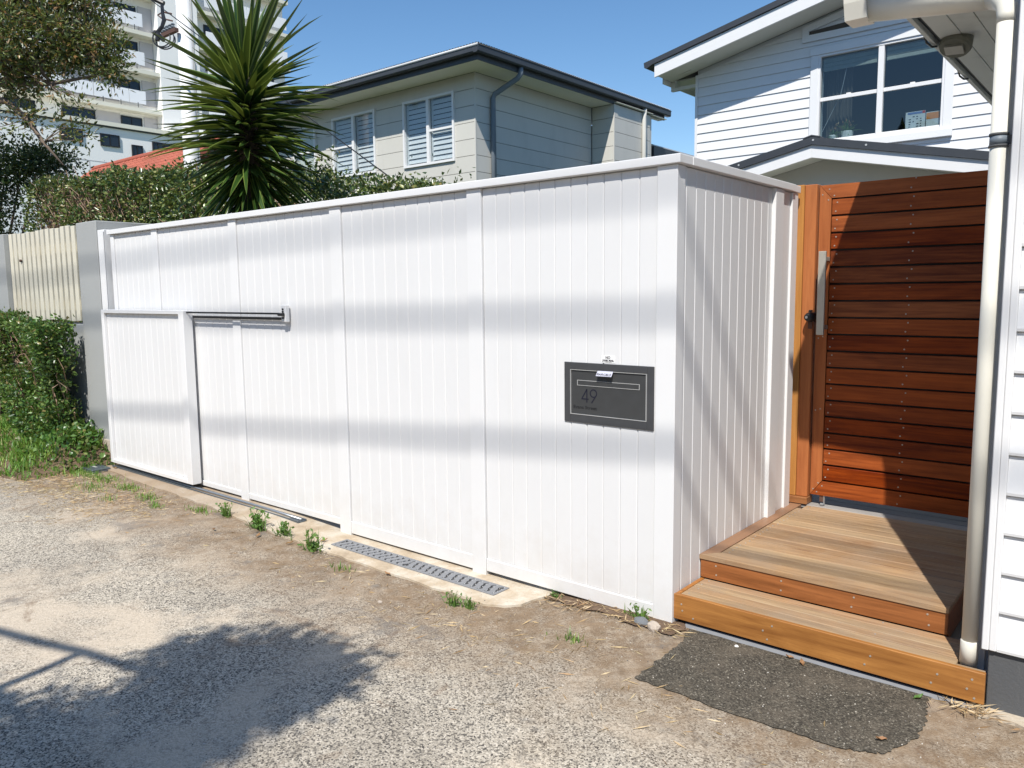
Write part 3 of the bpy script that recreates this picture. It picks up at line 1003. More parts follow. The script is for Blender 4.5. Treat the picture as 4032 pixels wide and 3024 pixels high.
mb = MB()
stroke(mb, [(-0.487, 1.011), (-0.487, 1.079)], 0.0058, -0.0076, -0.0066)
obj('number_stem', mb, M['ink'], lb)
mb = MB()
stroke(mb, [(-0.4875, 1.076), (-0.5165, 1.0295)], 0.0058, -0.0076, -0.0066)
stroke(mb, [(-0.519, 1.0285), (-0.477, 1.0285)], 0.0058, -0.0077, -0.0067)
obj('number_four', mb, M['ink'], lb)
mb = MB()
stroke(mb, [(-0.448 + 0.0185 * cos(2 * pi * k / 24), 1.0585 + 0.0185 * sin(2 * pi * k / 24)) for k in range(24)], 0.0058, -0.0076, -0.0066, True)
stroke(mb, [(-0.4305, 1.0515), (-0.4585, 1.011)], 0.0058, -0.0077, -0.0067)
obj('number_nine', mb, M['ink'], lb)
text('street_lettering', 'Evans Street', 0.0235, M['greyink'], lb, (-0.566, -0.0072, 0.978), (1, 0, 0), (0, 0, 1), 0.138, 0.0006)

tg = thing('parcels_tag', 'small pale tag reading PARCELS hanging over the top of the letterbox door', 'tag', (-0.375, -0.02, 1.147))
mb = MB()
mb.prism([(-0.0135, 1.1728), (-0.0145, 1.1735), (-0.0325, 1.1495), (-0.0315, 1.149)], 'x', -0.418, -0.330)
obj('tag_flap', mb, M['tag'], tg)
sl = Vector((0, 0.018, 0.024)).normalized()
text('tag_writing', 'PARCELS', 0.0165, M['ink'], tg, (-0.413, -0.0312, 1.1535), (1, 0, 0), tuple(sl), 0.078, 0.0005)

st = thing('junk_mail_sticker', 'small white sticker reading NO JUNK MAIL thank you above the letterbox', 'sticker', (-0.365, 0.018, 1.213))
bx('backing', -0.404, -0.326, 0.0118, 0.0129, 1.213, 1.249, M['sticker'], st)
text('lettering_no', 'NO', 0.0185, M['ink'], st, (-0.379, 0.0115, 1.2325), (1, 0, 0), (0, 0, 1), 0.026, 0.0003, 0.0004)
text('lettering_junk_mail', 'JUNK MAIL', 0.0125, M['ink'], st, (-0.398, 0.0115, 1.2205), (1, 0, 0), (0, 0, 1), 0.066, 0.0003, 0.0005)
text('lettering_thanks', 'Thank you!', 0.0065, M['ink'], st, (-0.384, 0.0115, 1.2155), (1, 0, 0), (0, 0, 1), 0.040, 0.0003)

lb.location.y += 0.0165
tg.location.y += 0.0165
# ------------------------------------------------------------------ timber gate, post, deck, steps
gp = thing('gate_post', 'orange hardwood gate post of two uprights on a small base block beside the white wall', 'post', (0.025, 1.54, 0.264))
bx('front_upright', -0.032, 0.0175, 1.512, 1.60, 0.3095, 2.163, M['post'], gp, 0.003)
bx('side_upright', 0.0185, 0.0865, 1.520, 1.60, 0.3095, 2.161, M['gatev'], gp, 0.003)
bx('base_block', -0.036, 0.092, 1.500, 1.60, 0.266, 0.3085, M['riser2'], gp, 0.003)

tg2 = thing('timber_gate', 'tall red brown hardwood gate of horizontal boards with long steel handle', 'gate', (0.5, 1.57, 0.33))
GX0, GX1 = 0.096, 1.235
yb0, yb1 = 1.545, 1.567
zt0, zt1, zt2, zt3 = 0.326, 0.416, 2.074, 2.153
# mitred frame: stile, top and bottom rails
sx1 = GX0 + 0.066
mb = MB()
mb.prism([(GX0, zt0 + 0.001), (sx1, zt1), (sx1, zt2 + 0.001), (GX0, zt3 - 0.001)], 'y', yb0, yb1)
obj('stile', mb, M['gatev'], tg2)
mb = MB()
mb.prism([(GX0 + 0.001, zt3), (GX1, zt3), (GX1, zt2 + 0.0035), (sx1 + 0.0015, zt2 + 0.0035)], 'y', yb0, yb1)
obj('top_rail', mb, M['gate'], tg2)
mb = MB()
mb.prism([(GX0 + 0.001, zt0), (GX1, zt0), (GX1, zt1 - 0.0035), (sx1 + 0.0015, zt1 - 0.0035)], 'y', yb0, yb1)
obj('bottom_rail', mb, M['gate'], tg2)
nbrd = 17
ph = (zt2 - zt1) / nbrd
for k in range(nbrd):
    bx('board', sx1 + 0.004, GX1, yb0, yb1, zt1 + k * ph + 0.0052, zt1 + (k + 1) * ph - 0.0052, M['gate'], tg2, 0.003)
bx('back_frame_upright', GX0 + 0.01, sx1 - 0.004, yb1 + 0.001, yb1 + 0.04, zt0 + 0.01, zt3 - 0.01, M['black'], tg2)
bx('gap_dark_sheet', sx1 - 0.003, GX1, yb1 + 0.006, yb1 + 0.012, zt0 + 0.02, zt3 - 0.02, M['black'], tg2)  # added black sheet that paints the gaps between boards dark
bx('back_frame_upright', 0.56, 0.64, yb1 + 0.013, yb1 + 0.05, zt0 + 0.01, zt3 - 0.01, M['black'], tg2)
scm = bpy.data.meshes.new('screw')
tmp = MB().tube([(0, -0.0015, 0), (0, 0.002, 0)], 0.0042, 8)
scm.from_pydata(tmp.v, [], tmp.f)
scm.materials.append(plain('dull_screw_steel', (0.42, 0.38, 0.33), 0.45, 0.3))


def screw(parent, x, y, z, rot=None):
    o = bpy.data.objects.new('screw', scm)
    if rot: o.rotation_euler = rot
    return place(o, parent, Vector((x, y, z)))


for k in range(-1, nbrd + 1):
    z0 = zt1 + k * ph
    for fx, jx in ((sx1 + 0.03, 0.012), (0.592, 0.016)):
        if k in (-1, nbrd) and fx < 0.3:
            continue
        screw(tg2, fx + jx * 0.5 + random.uniform(-.004, .004), yb0 - 0.0005, z0 + ph * 0.76)
        screw(tg2, fx - jx * 0.5 + random.uniform(-.004, .004), yb0 - 0.0005, z0 + ph * 0.25)
for (x, z) in ((0.150, 2.128), (0.178, 2.090), (0.112, 2.10), (0.146, 2.068), (0.115, 1.27), (0.14, 1.28), (0.113, 0.36), (0.142, 0.40), (0.135, 0.345), (0.165, 0.385), (0.112, 0.84), (0.14, 0.85)):
    screw(tg2, x, yb0 - 0.0005, z)
# handle
hd = bx('handle', 0.134, 0.176, 1.440, 1.456, 1.294, 1.772, M['brushed'], tg2, 0.002)
for zz in (1.335, 1.73):
    bx('standoff', 0.145, 0.166, 1.4565, 1.5445, zz - 0.012, zz + 0.012, M['brushed'], hd, 0.002)
# knob lock
kl = obj('lock', MB().tube([(0.088, 1.5440, 1.395), (0.088, 1.50, 1.395), (0.086, 1.475, 1.395), (0.078, 1.462, 1.395), (0.074, 1.452, 1.395)], [0.026, 0.028, 0.030, 0.026, 0.019], 18), M['black'], tg2, smooth=True)
obj('key_cylinder', MB().tube([(0.0735, 1.4525, 1.395), (0.073, 1.4495, 1.395)], 0.008, 14), M['steel'], kl)
bx('snib', 0.078, 0.094, 1.47, 1.495, 1.4255, 1.437, M['black'], kl, 0.002)
bx('strike_plate', 0.060, 0.0855, 1.5165, 1.5195, 1.325, 1.43, M['hardware'], kl, 0.001)
# drop bolt under the gate
db = obj('drop_bolt', MB().tube([(0.176, 1.556, 0.266), (0.176, 1.556, 0.330)], 0.006, 8), M['steel'], tg2)
bx('plate', 0.150, 0.180, 1.552, 1.5595, 0.285, 0.3255, M['hardware'], db, 0.001)
bx('keeper', 0.155, 0.178, 1.540, 1.560, 0.2655, 0.277, M['steel'], db, 0.003)

dk = thing('timber_deck', 'weathered hardwood landing deck in front of the timber gate', 'deck', (0.54, 0.9, 0))
DX0, DX1, DY0, ZD = -0.006, 1.090, 0.286, 0.264
mb = MB()
mb.prism([(DX0, DY0), (DX0 + 0.068, DY0 + 0.088), (DX0 + 0.068, 1.499), (DX0, 1.499)], 'z', ZD - 0.021, ZD)
obj('border_board', mb, M['deckside'], dk)
mb = MB()
mb.prism([(DX0 + 0.002, DY0), (DX1, DY0), (DX1, DY0 + 0.087), (DX0 + 0.070, DY0 + 0.087)], 'z', ZD - 0.021, ZD)
obj('border_board', mb, M['deck'], dk)
y = DY0 + 0.0905
k = 0
while y < 3.2:
    yq = y + 0.088
    right = DX1 if y < 1.6 else 1.24
    left = DX0 + 0.0715 if y < 1.5 else -0.4
    if left > -0.1 and yq > 1.5:
        left = 0.0935
    bx('deck_board', left, right, y, yq, ZD - 0.021, ZD - random.uniform(0, 0.0012), M['deck'] if y < 1.48 else M['greydeck'], dk, 0.0025)
    if y < 1.45:
        for sx in (left + 0.035,):
            for sy in (0.022, 0.066):
                screw(dk, sx + random.uniform(-.006, .006), y + sy, ZD + 0.0008, (-pi / 2, 0, 0))
    y = yq + 0.0065
bx('riser', DX0 + 0.004, DX1 - 0.001, 0.292, 0.313, 0.1490, ZD - 0.0235, M['riser2'], dk, 0.002)
bx('side_fascia', DX1 - 0.022, DX1 - 0.001, 0.314, 1.54, 0.12, ZD - 0.0225, M['riser2'], dk, 0.002)
for x in (0.085, 0.40, 0.72, 1.02):
    for z in (0.175, 0.22):
        screw(dk, x + random.uniform(-.01, .01), 0.2915, z)
for x in (0.05, 0.55, 1.05):
    bx('joist', x - 0.02, x + 0.02, 0.316, 3.1, 0.10, ZD - 0.0225, M['black'], dk)

sp = thing('timber_step', 'golden hardwood bottom step with wide riser board in front of the landing deck', 'step', (0.63, 0.15, 0))
bx('riser', -0.001, 1.266, 0.017, 0.0385, 0.028, 0.147, M['riser'], sp, 0.002)
bx('end_board', 0.0005, 0.021, 0.0395, 0.2915, 0.06, 0.1468, M['riser'], sp, 0.002)
yy0 = [0.0405, 0.1045, 0.1685, 0.2325]
for i, y in enumerate(yy0):
    bx('tread_board', 0.0225, 1.165, y, y + 0.0585, 0.125, 0.1462 - random.uniform(0, .001), M['deck'], sp, 0.0025)
    for sx in (0.06, 0.85)[:1 + i % 2]:
        screw(sp, sx + random.uniform(-.01, .01), y + 0.03 + random.uniform(-.012, .012), 0.1470, (-pi / 2, 0, 0))
bx('tread_board', 1.1655, 1.262, 0.0390, 0.0515, 0.125, 0.1464, M['deck'], sp, 0.0015)
for x, z in ((0.045, 0.075), (0.04, 0.105), (0.10, 0.05), (0.45, 0.05), (0.43, 0.085), (0.47, 0.115), (0.85, 0.06), (0.87, 0.10), (1.11, 0.10), (1.09, 0.06), (1.225, 0.115), (1.21, 0.075), (1.235, 0.045)):
    screw(sp, x, 0.0165, z)
for x in (0.1, 0.65, 1.15):
    bx('bearer', x - 0.02, x + 0.02, 0.045, 0.29, 0.0, 0.124, M['black'], sp)
# angled grey flashing under the step
mb = MB()
mb.prism([(0.014, 0.0), (0.036, 0.0135), (0.038, 0.012), (0.019, 0.0)], 'x', 0.055, 1.24)
fl = tag(obj('step_flashing', mb, M['grate']), 'bent grey metal flashing strip along the foot of the bottom timber step', 'flashing')

# ------------------------------------------------------------------ cottage on the right
ct = thing('weatherboard_cottage', 'white weatherboard cottage with cream downpipe and grey footing at the right edge', 'house', (3.0, 2.5, 0))
HX0 = 1.247
bx('foundation', 1.268, 4.6, 0.046, 0.30, -0.03, 0.262, M['greybase'], ct, 0.003)
bx('corner_trim', HX0, 1.2695, 0.022, 0.062, 0.238, 3.6, M['white'], ct, 0.003)
bx('corner_trim', 1.270, 1.294, 0.026, 0.062, 0.238, 3.6, M['white'], ct, 0.003)
bx('return_board', 1.186, 1.2465, 0.128, 0.150, 0.10, 3.0, M['white_house'], ct, 0.002)
nbd = 23
for k in range(nbd):
    z0 = 0.238 + k * 0.1455
    mb = MB()
    mb.prism([(0.0635, z0), (0.030, z0), (0.028, z0 + 0.010), (0.042, z0 + 0.139), (0.048, z0 + 0.1405), (0.048, z0 + 0.1475), (0.0635, z0 + 0.1475)], 'x', 1.2945, 4.6)
    obj('weatherboard', mb, M['white_house'], ct)
bx('wall_sheet', 1.252, 4.6, 0.0640, 0.16, 0.24, 3.6, M['white_house'], ct)
bx('side_wall', 1.252, 1.30, 0.161, 7.0, 0.05, 3.6, M['white_house'], ct)
bx('rear_mass', 1.301, 4.6, 0.161, 7.0, 0.30, 3.58, M['white_house'], ct)
# downpipe
DPX, DPY = 1.199, 0.088
dp = obj('downpipe', MB().tube([(DPX, DPY, 0.10), (DPX, DPY, 2.46)], 0.0275, 24), M['cream'], ct, smooth=True)
obj('collar', MB().tube([(DPX, DPY, 0.147), (DPX, DPY, 0.232), (DPX, DPY, 0.236)], [0.0305, 0.0305, 0.028], 24), M['cream'], dp, smooth=True)
for zz in (2.045, 2.085):
    obj('strap', MB().tube([(DPX, DPY, zz - 0.004), (DPX, DPY, zz + 0.004)], 0.0315, 24), M['greybase'], dp, smooth=True)
obj('strap', MB().tube([(DPX, DPY, 2.0495), (DPX, DPY, 2.0805)], 0.0292, 24), M['polegrey'], dp, smooth=True)
bx('strap_arm', DPX + 0.029, 1.246, DPY - 0.004, DPY + 0.004, 2.05, 2.08, M['greybase'], dp)
obj('elbow', MB().tube([(DPX, DPY, 2.462), (DPX, DPY + .002, 2.485), (DPX - 0.004, DPY + 0.014, 2.520), (DPX - 0.018, DPY + 0.05, 2.556), (DPX - 0.055, DPY + 0.107, 2.596)], [0.0285, 0.0285, 0.032, 0.042, 0.053], 24), M['cream'], dp, smooth=True)
# rainhead pipe running from the eave gutter to the downpipe
rp = obj('gutter_outlet', MB().tube([(0.723, 0.205, 2.658), (1.00, 0.20, 2.622), (1.14, 0.195, 2.598)], [0.062, 0.060, 0.054], 24), M['cream'], ct, smooth=True)
mb = MB()
mb.prism([(0.150, 2.600), (0.255, 2.600), (0.262, 2.90), (0.118, 2.90), (0.118, 2.74), (0.130, 2.66)], 'x', 0.640, 0.722)
obj('gutter_end', mb, M['cream'], ct)
# eave over the gate: soffit boards run along y
EX0, EY0, EY1, EZ = 0.5716, 0.118, 4.6, 2.916
bx('fascia', EX0, EX0 + 0.024, EY0, EY1, EZ, 2.966, M['soffit'], ct, 0.002)
obj('fascia', MB().prism([(EX0 + 0.0245, EZ), (1.246, EZ), (1.246, 3.245), (EX0 + 0.0245, 2.966)], 'y', EY0, EY0 + 0.024), M['soffit'], ct)
x = EX0 + 0.050
while x < 1.2:
    x2 = min(x + 0.112, 1.246)
    bx('soffit_board', x + 0.002, x2 - 0.002, EY0 + 0.025, EY1, EZ + 0.012, EZ + 0.026, M['soffit'], ct, 0.002)
    x = x2
    if x2 >= 1.2459: break
bx('soffit_backing', EX0 + 0.026, 1.246, EY0 + 0.026, EY1, EZ + 0.028, EZ + 0.05, M['black'], ct)
mb = MB()
mb.prism([(EX0 + 0.016, 2.968), (1.246, 3.25), (1.246, 3.29), (EX0 + 0.016, 2.99)], 'y', EY0 + 0.003, EY1 + 0.05)
obj('eave_roof', mb, M['charcoal'], ct)
for yq in (1.75, 2.65):
    mb = MB()
    mb.tube([(EX0 - 0.012, yq, EZ + 0.03), (EX0 - 0.008, yq + 0.06, EZ - 0.004), (EX0 + 0.004, yq + 0.13, EZ - 0.012), (EX0 + 0.02, yq + 0.17, EZ - 0.004)], 0.006, 6)
    obj('roof_clip', mb, M['black'], ct)
mb = MB()
mb.prism([(1.0, 3.53), (4.8, 3.53), (4.8, 5.0), (3.0, 4.4), (1.0, 3.72)], 'y', -0.5, 7.2)
obj('main_roof', mb, M['charcoal'], ct)  # unseen; front overhang shaped to shade the gutter pipe and gate

# floodlight under the soffit
fc = P(3768, 160, 4.35)
fl_ = thing('security_floodlight', 'round grey floodlight hanging with a cable stub under the boarded eave', 'light', (fc.x, fc.y, fc.z))
fax = Vector((-0.10, -0.45, -0.88)).normalized()
obj('housing', MB().tube([fc - fax * 0.055, fc - fax * 0.045, fc + fax * 0.035, fc + fax * 0.052], [0.058, 0.076, 0.084, 0.076], 24), M['lampgrey'], fl_)
fu = Vector((1, 0, 0)).cross(fax).normalized()
fr_ = fax.cross(fu)
mb = MB()
cc_ = [fc + fax * q + fu * a * 0.032 + fr_ * b * 0.046 for q in (0.0525, 0.066) for a, b in ((-1, -1), (1, -1), (1, 1), (-1, 1))]
mb.add(cc_, [(0, 1, 2, 3), (4, 5, 6, 7), (0, 1, 5, 4), (1, 2, 6, 5), (2, 3, 7, 6), (3, 0, 4, 7)])
obj('lens', mb, M['brushed'], fl_)
obj('mounting_arm', MB().tube([fc + Vector((0.03, 0.04, 0.04)), fc + Vector((0.045, 0.05, 0.09)), fc + Vector((0.05, 0.06, EZ + 0.012 - fc.z))], 0.014, 10), M['greybase'], fl_)
obj('cable', MB().tube([fc + Vector((0.0, 0.02, 0.06)), fc + Vector((0.005, -0.02, 0.10)), fc + Vector((-0.01, -0.05, 0.14)), fc + Vector((-0.015, -0.06, EZ + 0.011 - fc.z))], 0.008, 8), M['black'], fl_, smooth=True)

# ------------------------------------------------------------------ white house behind the gate
KW = (8.3 + 3.1835) / (7.5 + 3.1835)
HY = 8.3


def wx(x): return CAM.x + (x - CAM.x) * KW
def wz(z): return CAM.z + (z - CAM.z) * KW


wh = thing('weatherboard_house', 'white two storey weatherboard house with charcoal gable roof behind the timber gate', 'house', (0.5, 11, 0))
XL = wx(-3.70)
zr = lambda x: wz(4.673) + 0.2185 * (x - wx(-3.43))       # underside of the raked soffit on the wall
ox0, ox1, oz0, oz1 = wx(-1.95), wx(-0.53), wz(3.46), wz(4.53)     # window opening
pitch = 0.1365
zz0 = wz(4.185) - 12 * pitch
APX = 3.2       # gable apex beyond the frame


def wboard(x0, x1, z0, z1):
    """one lapped board, cut to the slope of the roof"""
    def zc(x): return zr(x) if x < APX else zr(2 * APX - x)
    if zc(x1) <= z0 and zc(x0) <= z0:
        return
    pts = []
    xa = x0
    if zc(x0) < z0:
        xa = x0 + (z0 - zc(x0)) / 0.2185
    if xa >= x1 - 0.02:
        return
    xb = xa
    if zc(xa) < z1:
        xb = min(xa + (z1 - zc(xa)) / 0.2185, x1)
    mb = MB()
    f0, f1, bk = HY - 0.024, HY - 0.010, HY + 0.004
    poly = [(xa, z0), (x1, z0), (x1, z1)]
    if xb < x1:
        poly.append((xb, z1))
    if zc(xa) > z0 + 0.005 and xb > xa:
        poly.append((xa, min(zc(xa), z1)))
    if len(poly) < 3:
        return
    yf = [f0 + (f1 - f0) * (p[1] - z0) / (z1 - z0) for p in poly]
    vs = [(p[0], q, p[1]) for p, q in zip(poly, yf)] + [(p[0], bk, p[1]) for p in poly]
    kk = len(poly)
    mb.add(vs, [tuple(range(kk)), tuple(reversed(range(kk, 2 * kk)))] + [(i, i + kk, (i + 1) % kk + kk, (i + 1) % kk) for i in range(kk)])
    obj('weatherboard', mb, M['white_house'], wh)


for k in range(26):
    z0, z1 = zz0 + k * pitch, zz0 + (k + 1) * pitch - 0.0015
    if z1 < oz0 or z0 > oz1:
        wboard(XL, 5.0, z0, z1)
    else:
        wboard(XL, ox0 - 0.03, z0, z1)
        wboard(ox1 + 0.03, 5.0, z0, z1)
mb = MB()
mb.box(XL + 0.01, ox0 - 0.02, HY + 0.005, HY + 0.12, 0, zr(XL) + 0.05)
mb.box(ox0 - 0.0195, ox1 + 0.0195, HY + 0.005, HY + 0.12, 0, oz0 - 0.005)
mb.box(ox0 - 0.0195, ox1 + 0.0195, HY + 0.005, HY + 0.12, oz1 + 0.005, oz1 + 0.3)
mb.box(ox1 + 0.02, 8.0, HY + 0.005, HY + 0.12, 0, oz1 + 0.3)
mb.prism([(XL + 0.01, zr(XL) + 0.051), (XL + 0.01, zr(XL) + 0.07), (APX, zr(APX)), (APX, zr(XL) + 0.051)], 'y', HY + 0.006, HY + 0.118)
obj('wall_frame', mb, M['white_house'], wh)
bx('side_wall', XL, XL + 0.12, HY + 0.0045, 18, 0, zr(XL), M['white_house'], wh)
bx('rear_wall', XL + 0.121, 8.0, 17.9, 18, 0, 5.5, M['white_house'], wh)
bx('corner_trim', XL - 0.012, XL + 0.03, HY - 0.034, HY - 0.0255, 2.0, zr(XL) - 0.002, M['white'], wh)
# barge board, roof edge and raked soffit
BY = HY - 0.55
kb = (BY + 3.1835)


def bpt(px, py):
    r = RT * ((px - 2016) / 3093.74) - UP * ((py - 1512) / 3093.74) + FW
    t = (BY - CAM.y) / r.y
    return CAM + r * t


pL0, pL1 = bpt(2577, 254), bpt(2577, 304)
slope = 0.2105
BXL = pL0.x
zt = pL0.z
zb = pL1.z


def bz(x): return (x - BXL) * slope


mb = MB()
mb.prism([(BXL, zb), (APX, zb + bz(APX)), (APX, zt + bz(APX)), (BXL, zt)], 'y', BY, BY + 0.035)
obj('barge_board', mb, M['white'], wh)
mb = MB()
mb.prism([(BXL - 0.16, zt - 0.03), (BXL - 0.12, zt - 0.045), (BXL - 0.02, zt + 0.003), (APX, zt + 0.003 + bz(APX)), (APX, zt + 0.105 + bz(APX)), (BXL - 0.17, zt + 0.045)], 'y', BY - 0.03, 18.4)
obj('roof', mb, M['charcoal'], wh)
mb = MB()
mb.prism([(BXL + 0.02, zb + 0.022), (APX, zb + 0.022 + bz(APX)), (APX, zb + 0.045 + bz(APX)), (BXL + 0.02, zb + 0.045)], 'y', BY + 0.036, HY - 0.0245)
obj('raked_soffit', mb, M['soffit'], wh)
mb = MB()
mb.prism([(APX, zt + bz(APX)), (10.2, zt + bz(APX) - 7 * slope), (10.2, zt + bz(APX) - 7 * slope + 0.1), (APX, zt + 0.105 + bz(APX))], 'y', BY - 0.03, 18.4)
obj('roof', mb, M['charcoal'], wh)
# boxed eave bracket at the corner
bx('eave_bracket', XL - 0.43, XL - 0.005, HY - 0.03, HY + 0.03, zr(XL) - 0.17, zr(XL) - 0.12, M['soffit'], wh)
bx('eave_bracket', XL - 0.43, XL - 0.36, HY - 0.03, HY + 0.03, zr(XL) - 0.119, zr(XL) + 0.03, M['soffit'], wh)
mb = MB()
mb.prism([(XL - 0.43, zr(XL) - 0.02), (XL - 0.005, zr(XL) + 0.04), (XL - 0.005, zr(XL) + 0.08), (XL - 0.43, zr(XL) + 0.0)], 'y', HY - 0.20, HY - 0.16)
obj('eave_bracket', mb, M['soffit'], wh)
bx('eave_beam', XL - 0.46, XL - 0.431, HY - 0.25, 18, zr(XL) - 0.09, zr(XL) + 0.05, M['soffit'], wh)
bx('eave_lining', XL - 0.43, XL - 0.004, HY + 0.0305, 18, zr(XL) - 0.02, zr(XL) + 0.0, M['soffit'], wh)
# gable vent
vx0, vz0 = wx(-2.197), wz(4.747)
mb = MB()
vy = HY - 0.045
mb.prism([(vx0, vz0), (0.9, vz0), (0.9, vz0 + 0.09), (vx0 + 0.09, vz0 + 0.09)], 'y', vy, HY - 0.0255)
obj('vent_frame', mb, M['white_house'], wh)
mb = MB()
mb.prism([(vx0, vz0 + 0.001), (vx0 + 0.09, vz0 + 0.091), (vx0 + 0.09, vz0 + 0.14), (1.2, vz0 + 0.14 + 0.2185 * (1.2 - vx0 - 0.09)), (1.2, vz0 + 0.22 + 0.2185 * (1.2 - vx0)), (vx0, vz0 + 0.21)], 'y', vy + 0.001, HY - 0.0255)
obj('vent_frame', mb, M['white_house'], wh)
mb = MB()
mb.prism([(vx0 + 0.0905, vz0 + 0.0905), (0.9, vz0 + 0.0905), (0.9, vz0 + 0.33), (vx0 + 0.0905, vz0 + 0.139)], 'y', HY - 0.028, HY - 0.0255)
obj('vent_louvre', mb, M['curtain'], wh)

# the window: architraves, frame, sashes, panes
wn = obj('window', MB().box(ox0 - 0.028, ox0, HY - 0.04, HY + 0.11, oz0, oz1).box(ox1, ox1 + 0.028, HY - 0.04, HY + 0.11, oz0, oz1)
         .box(ox0 - 0.028, ox1 + 0.028, HY - 0.04, HY + 0.11, oz1 + 0.001, oz1 + 0.03).box(ox0 - 0.028, ox1 + 0.028, HY - 0.06, HY + 0.11, oz0 - 0.03, oz0 - 0.001), M['white'], wh)
bx('architrave', ox0 - 0.135, ox0 - 0.0285, HY - 0.048, HY - 0.0255, oz0 - 0.10, oz1 + 0.031, M['white_house'], wn, 0.003)
bx('architrave', ox1 + 0.0285, ox1 + 0.135, HY - 0.048, HY - 0.0255, oz0 - 0.10, oz1 + 0.031, M['white_house'], wn, 0.003)
bx('architrave', ox0 - 0.145, ox1 + 0.145, HY - 0.056, HY - 0.0255, oz1 + 0.032, oz1 + 0.13, M['white_house'], wn, 0.003)
bx('sill', ox0 - 0.145, ox1 + 0.145, HY - 0.075, HY - 0.0255, oz0 - 0.125, oz0 - 0.0315, M['white_house'], wn, 0.003)
xm = wx(-1.22)
zm = wz(4.0)
zm2 = zm + 0.01
bx('mullion', xm - 0.036, xm + 0.036, HY - 0.035, HY + 0.05, oz0, oz1, M['white'], wn, 0.004)
for (a, b) in ((ox0, xm - 0.0365), (xm + 0.0365, ox1)):
    bx('meeting_rail', a + 0.001, b - 0.001, HY - 0.012, HY + 0.03, zm - 0.025, zm + 0.025, M['white'], wn, 0.003)
    bx('bottom_sash_rail', a + 0.001, b - 0.001, HY - 0.010, HY + 0.03, oz0, oz0 + 0.035, M['white'], wn, 0.003)
    bx('sash_catch', (a + b) / 2 - 0.03, (a + b) / 2 + 0.03, HY - 0.006, HY + 0.025, zm + 0.0255, zm + 0.042, M['white'], wn, 0.003)
    bx('pane', a, b, HY + 0.012, HY + 0.015, zm + 0.0255, oz1, M['glass'], wn)
    bx('pane', a, b, HY + 0.008, HY + 0.011, oz0 + 0.0355, zm - 0.0255, M['glass'], wn)
    for q in range(3):
        bx('blind_fold', a + 0.01, b - 0.01, HY + 0.04 + 0.006 * q, HY + 0.055 + 0.006 * q, oz1 - 0.075 - 0.055 * q, oz1 - 0.02 - 0.055 * q, M['blind'], wn, 0.006)
# dim room behind
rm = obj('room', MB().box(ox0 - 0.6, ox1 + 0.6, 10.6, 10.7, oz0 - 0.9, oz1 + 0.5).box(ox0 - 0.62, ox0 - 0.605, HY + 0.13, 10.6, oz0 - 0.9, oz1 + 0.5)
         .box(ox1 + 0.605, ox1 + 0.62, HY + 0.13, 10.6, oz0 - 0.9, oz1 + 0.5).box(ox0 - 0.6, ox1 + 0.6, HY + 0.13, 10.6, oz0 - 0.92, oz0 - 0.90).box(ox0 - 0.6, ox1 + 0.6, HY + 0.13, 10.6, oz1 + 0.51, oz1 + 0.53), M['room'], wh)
mb = MB()
cn = 26
cv = []
for i in range(cn + 1):
    xx = ox0 + 0.02 + 0.34 * i / cn
    cv.append((xx, HY + 0.22 + 0.02 * sin(i * 1.7)))
for i in range(cn):
    (xa, ya), (xb, yb) = cv[i], cv[i + 1]
    mb.add([(xa, ya, oz0 - 0.6), (xb, yb, oz0 - 0.6), (xb, yb, oz1), (xa, ya, oz1), (xa, ya + .004, oz0 - 0.6), (xb, yb + .004, oz0 - 0.6), (xb, yb + .004, oz1), (xa, ya + .004, oz1)], [(0, 1, 2, 3), (7, 6, 5, 4)])
obj('curtain', mb, M['curtain'], wn)
obj('window_stay', MB().tube([(ox0 + 0.02, HY + 0.06, oz0 + 0.16), (ox0 + 0.25, HY + 0.07, zm + 0.05), (ox0 + 0.33, HY + 0.07, oz1 - 0.12)], 0.004, 6), M['edge'], wn)
bx('inner_sill', ox0, ox1, HY + 0.032, HY + 0.30, oz0 - 0.028, oz0 - 0.002, M['white'], wn)
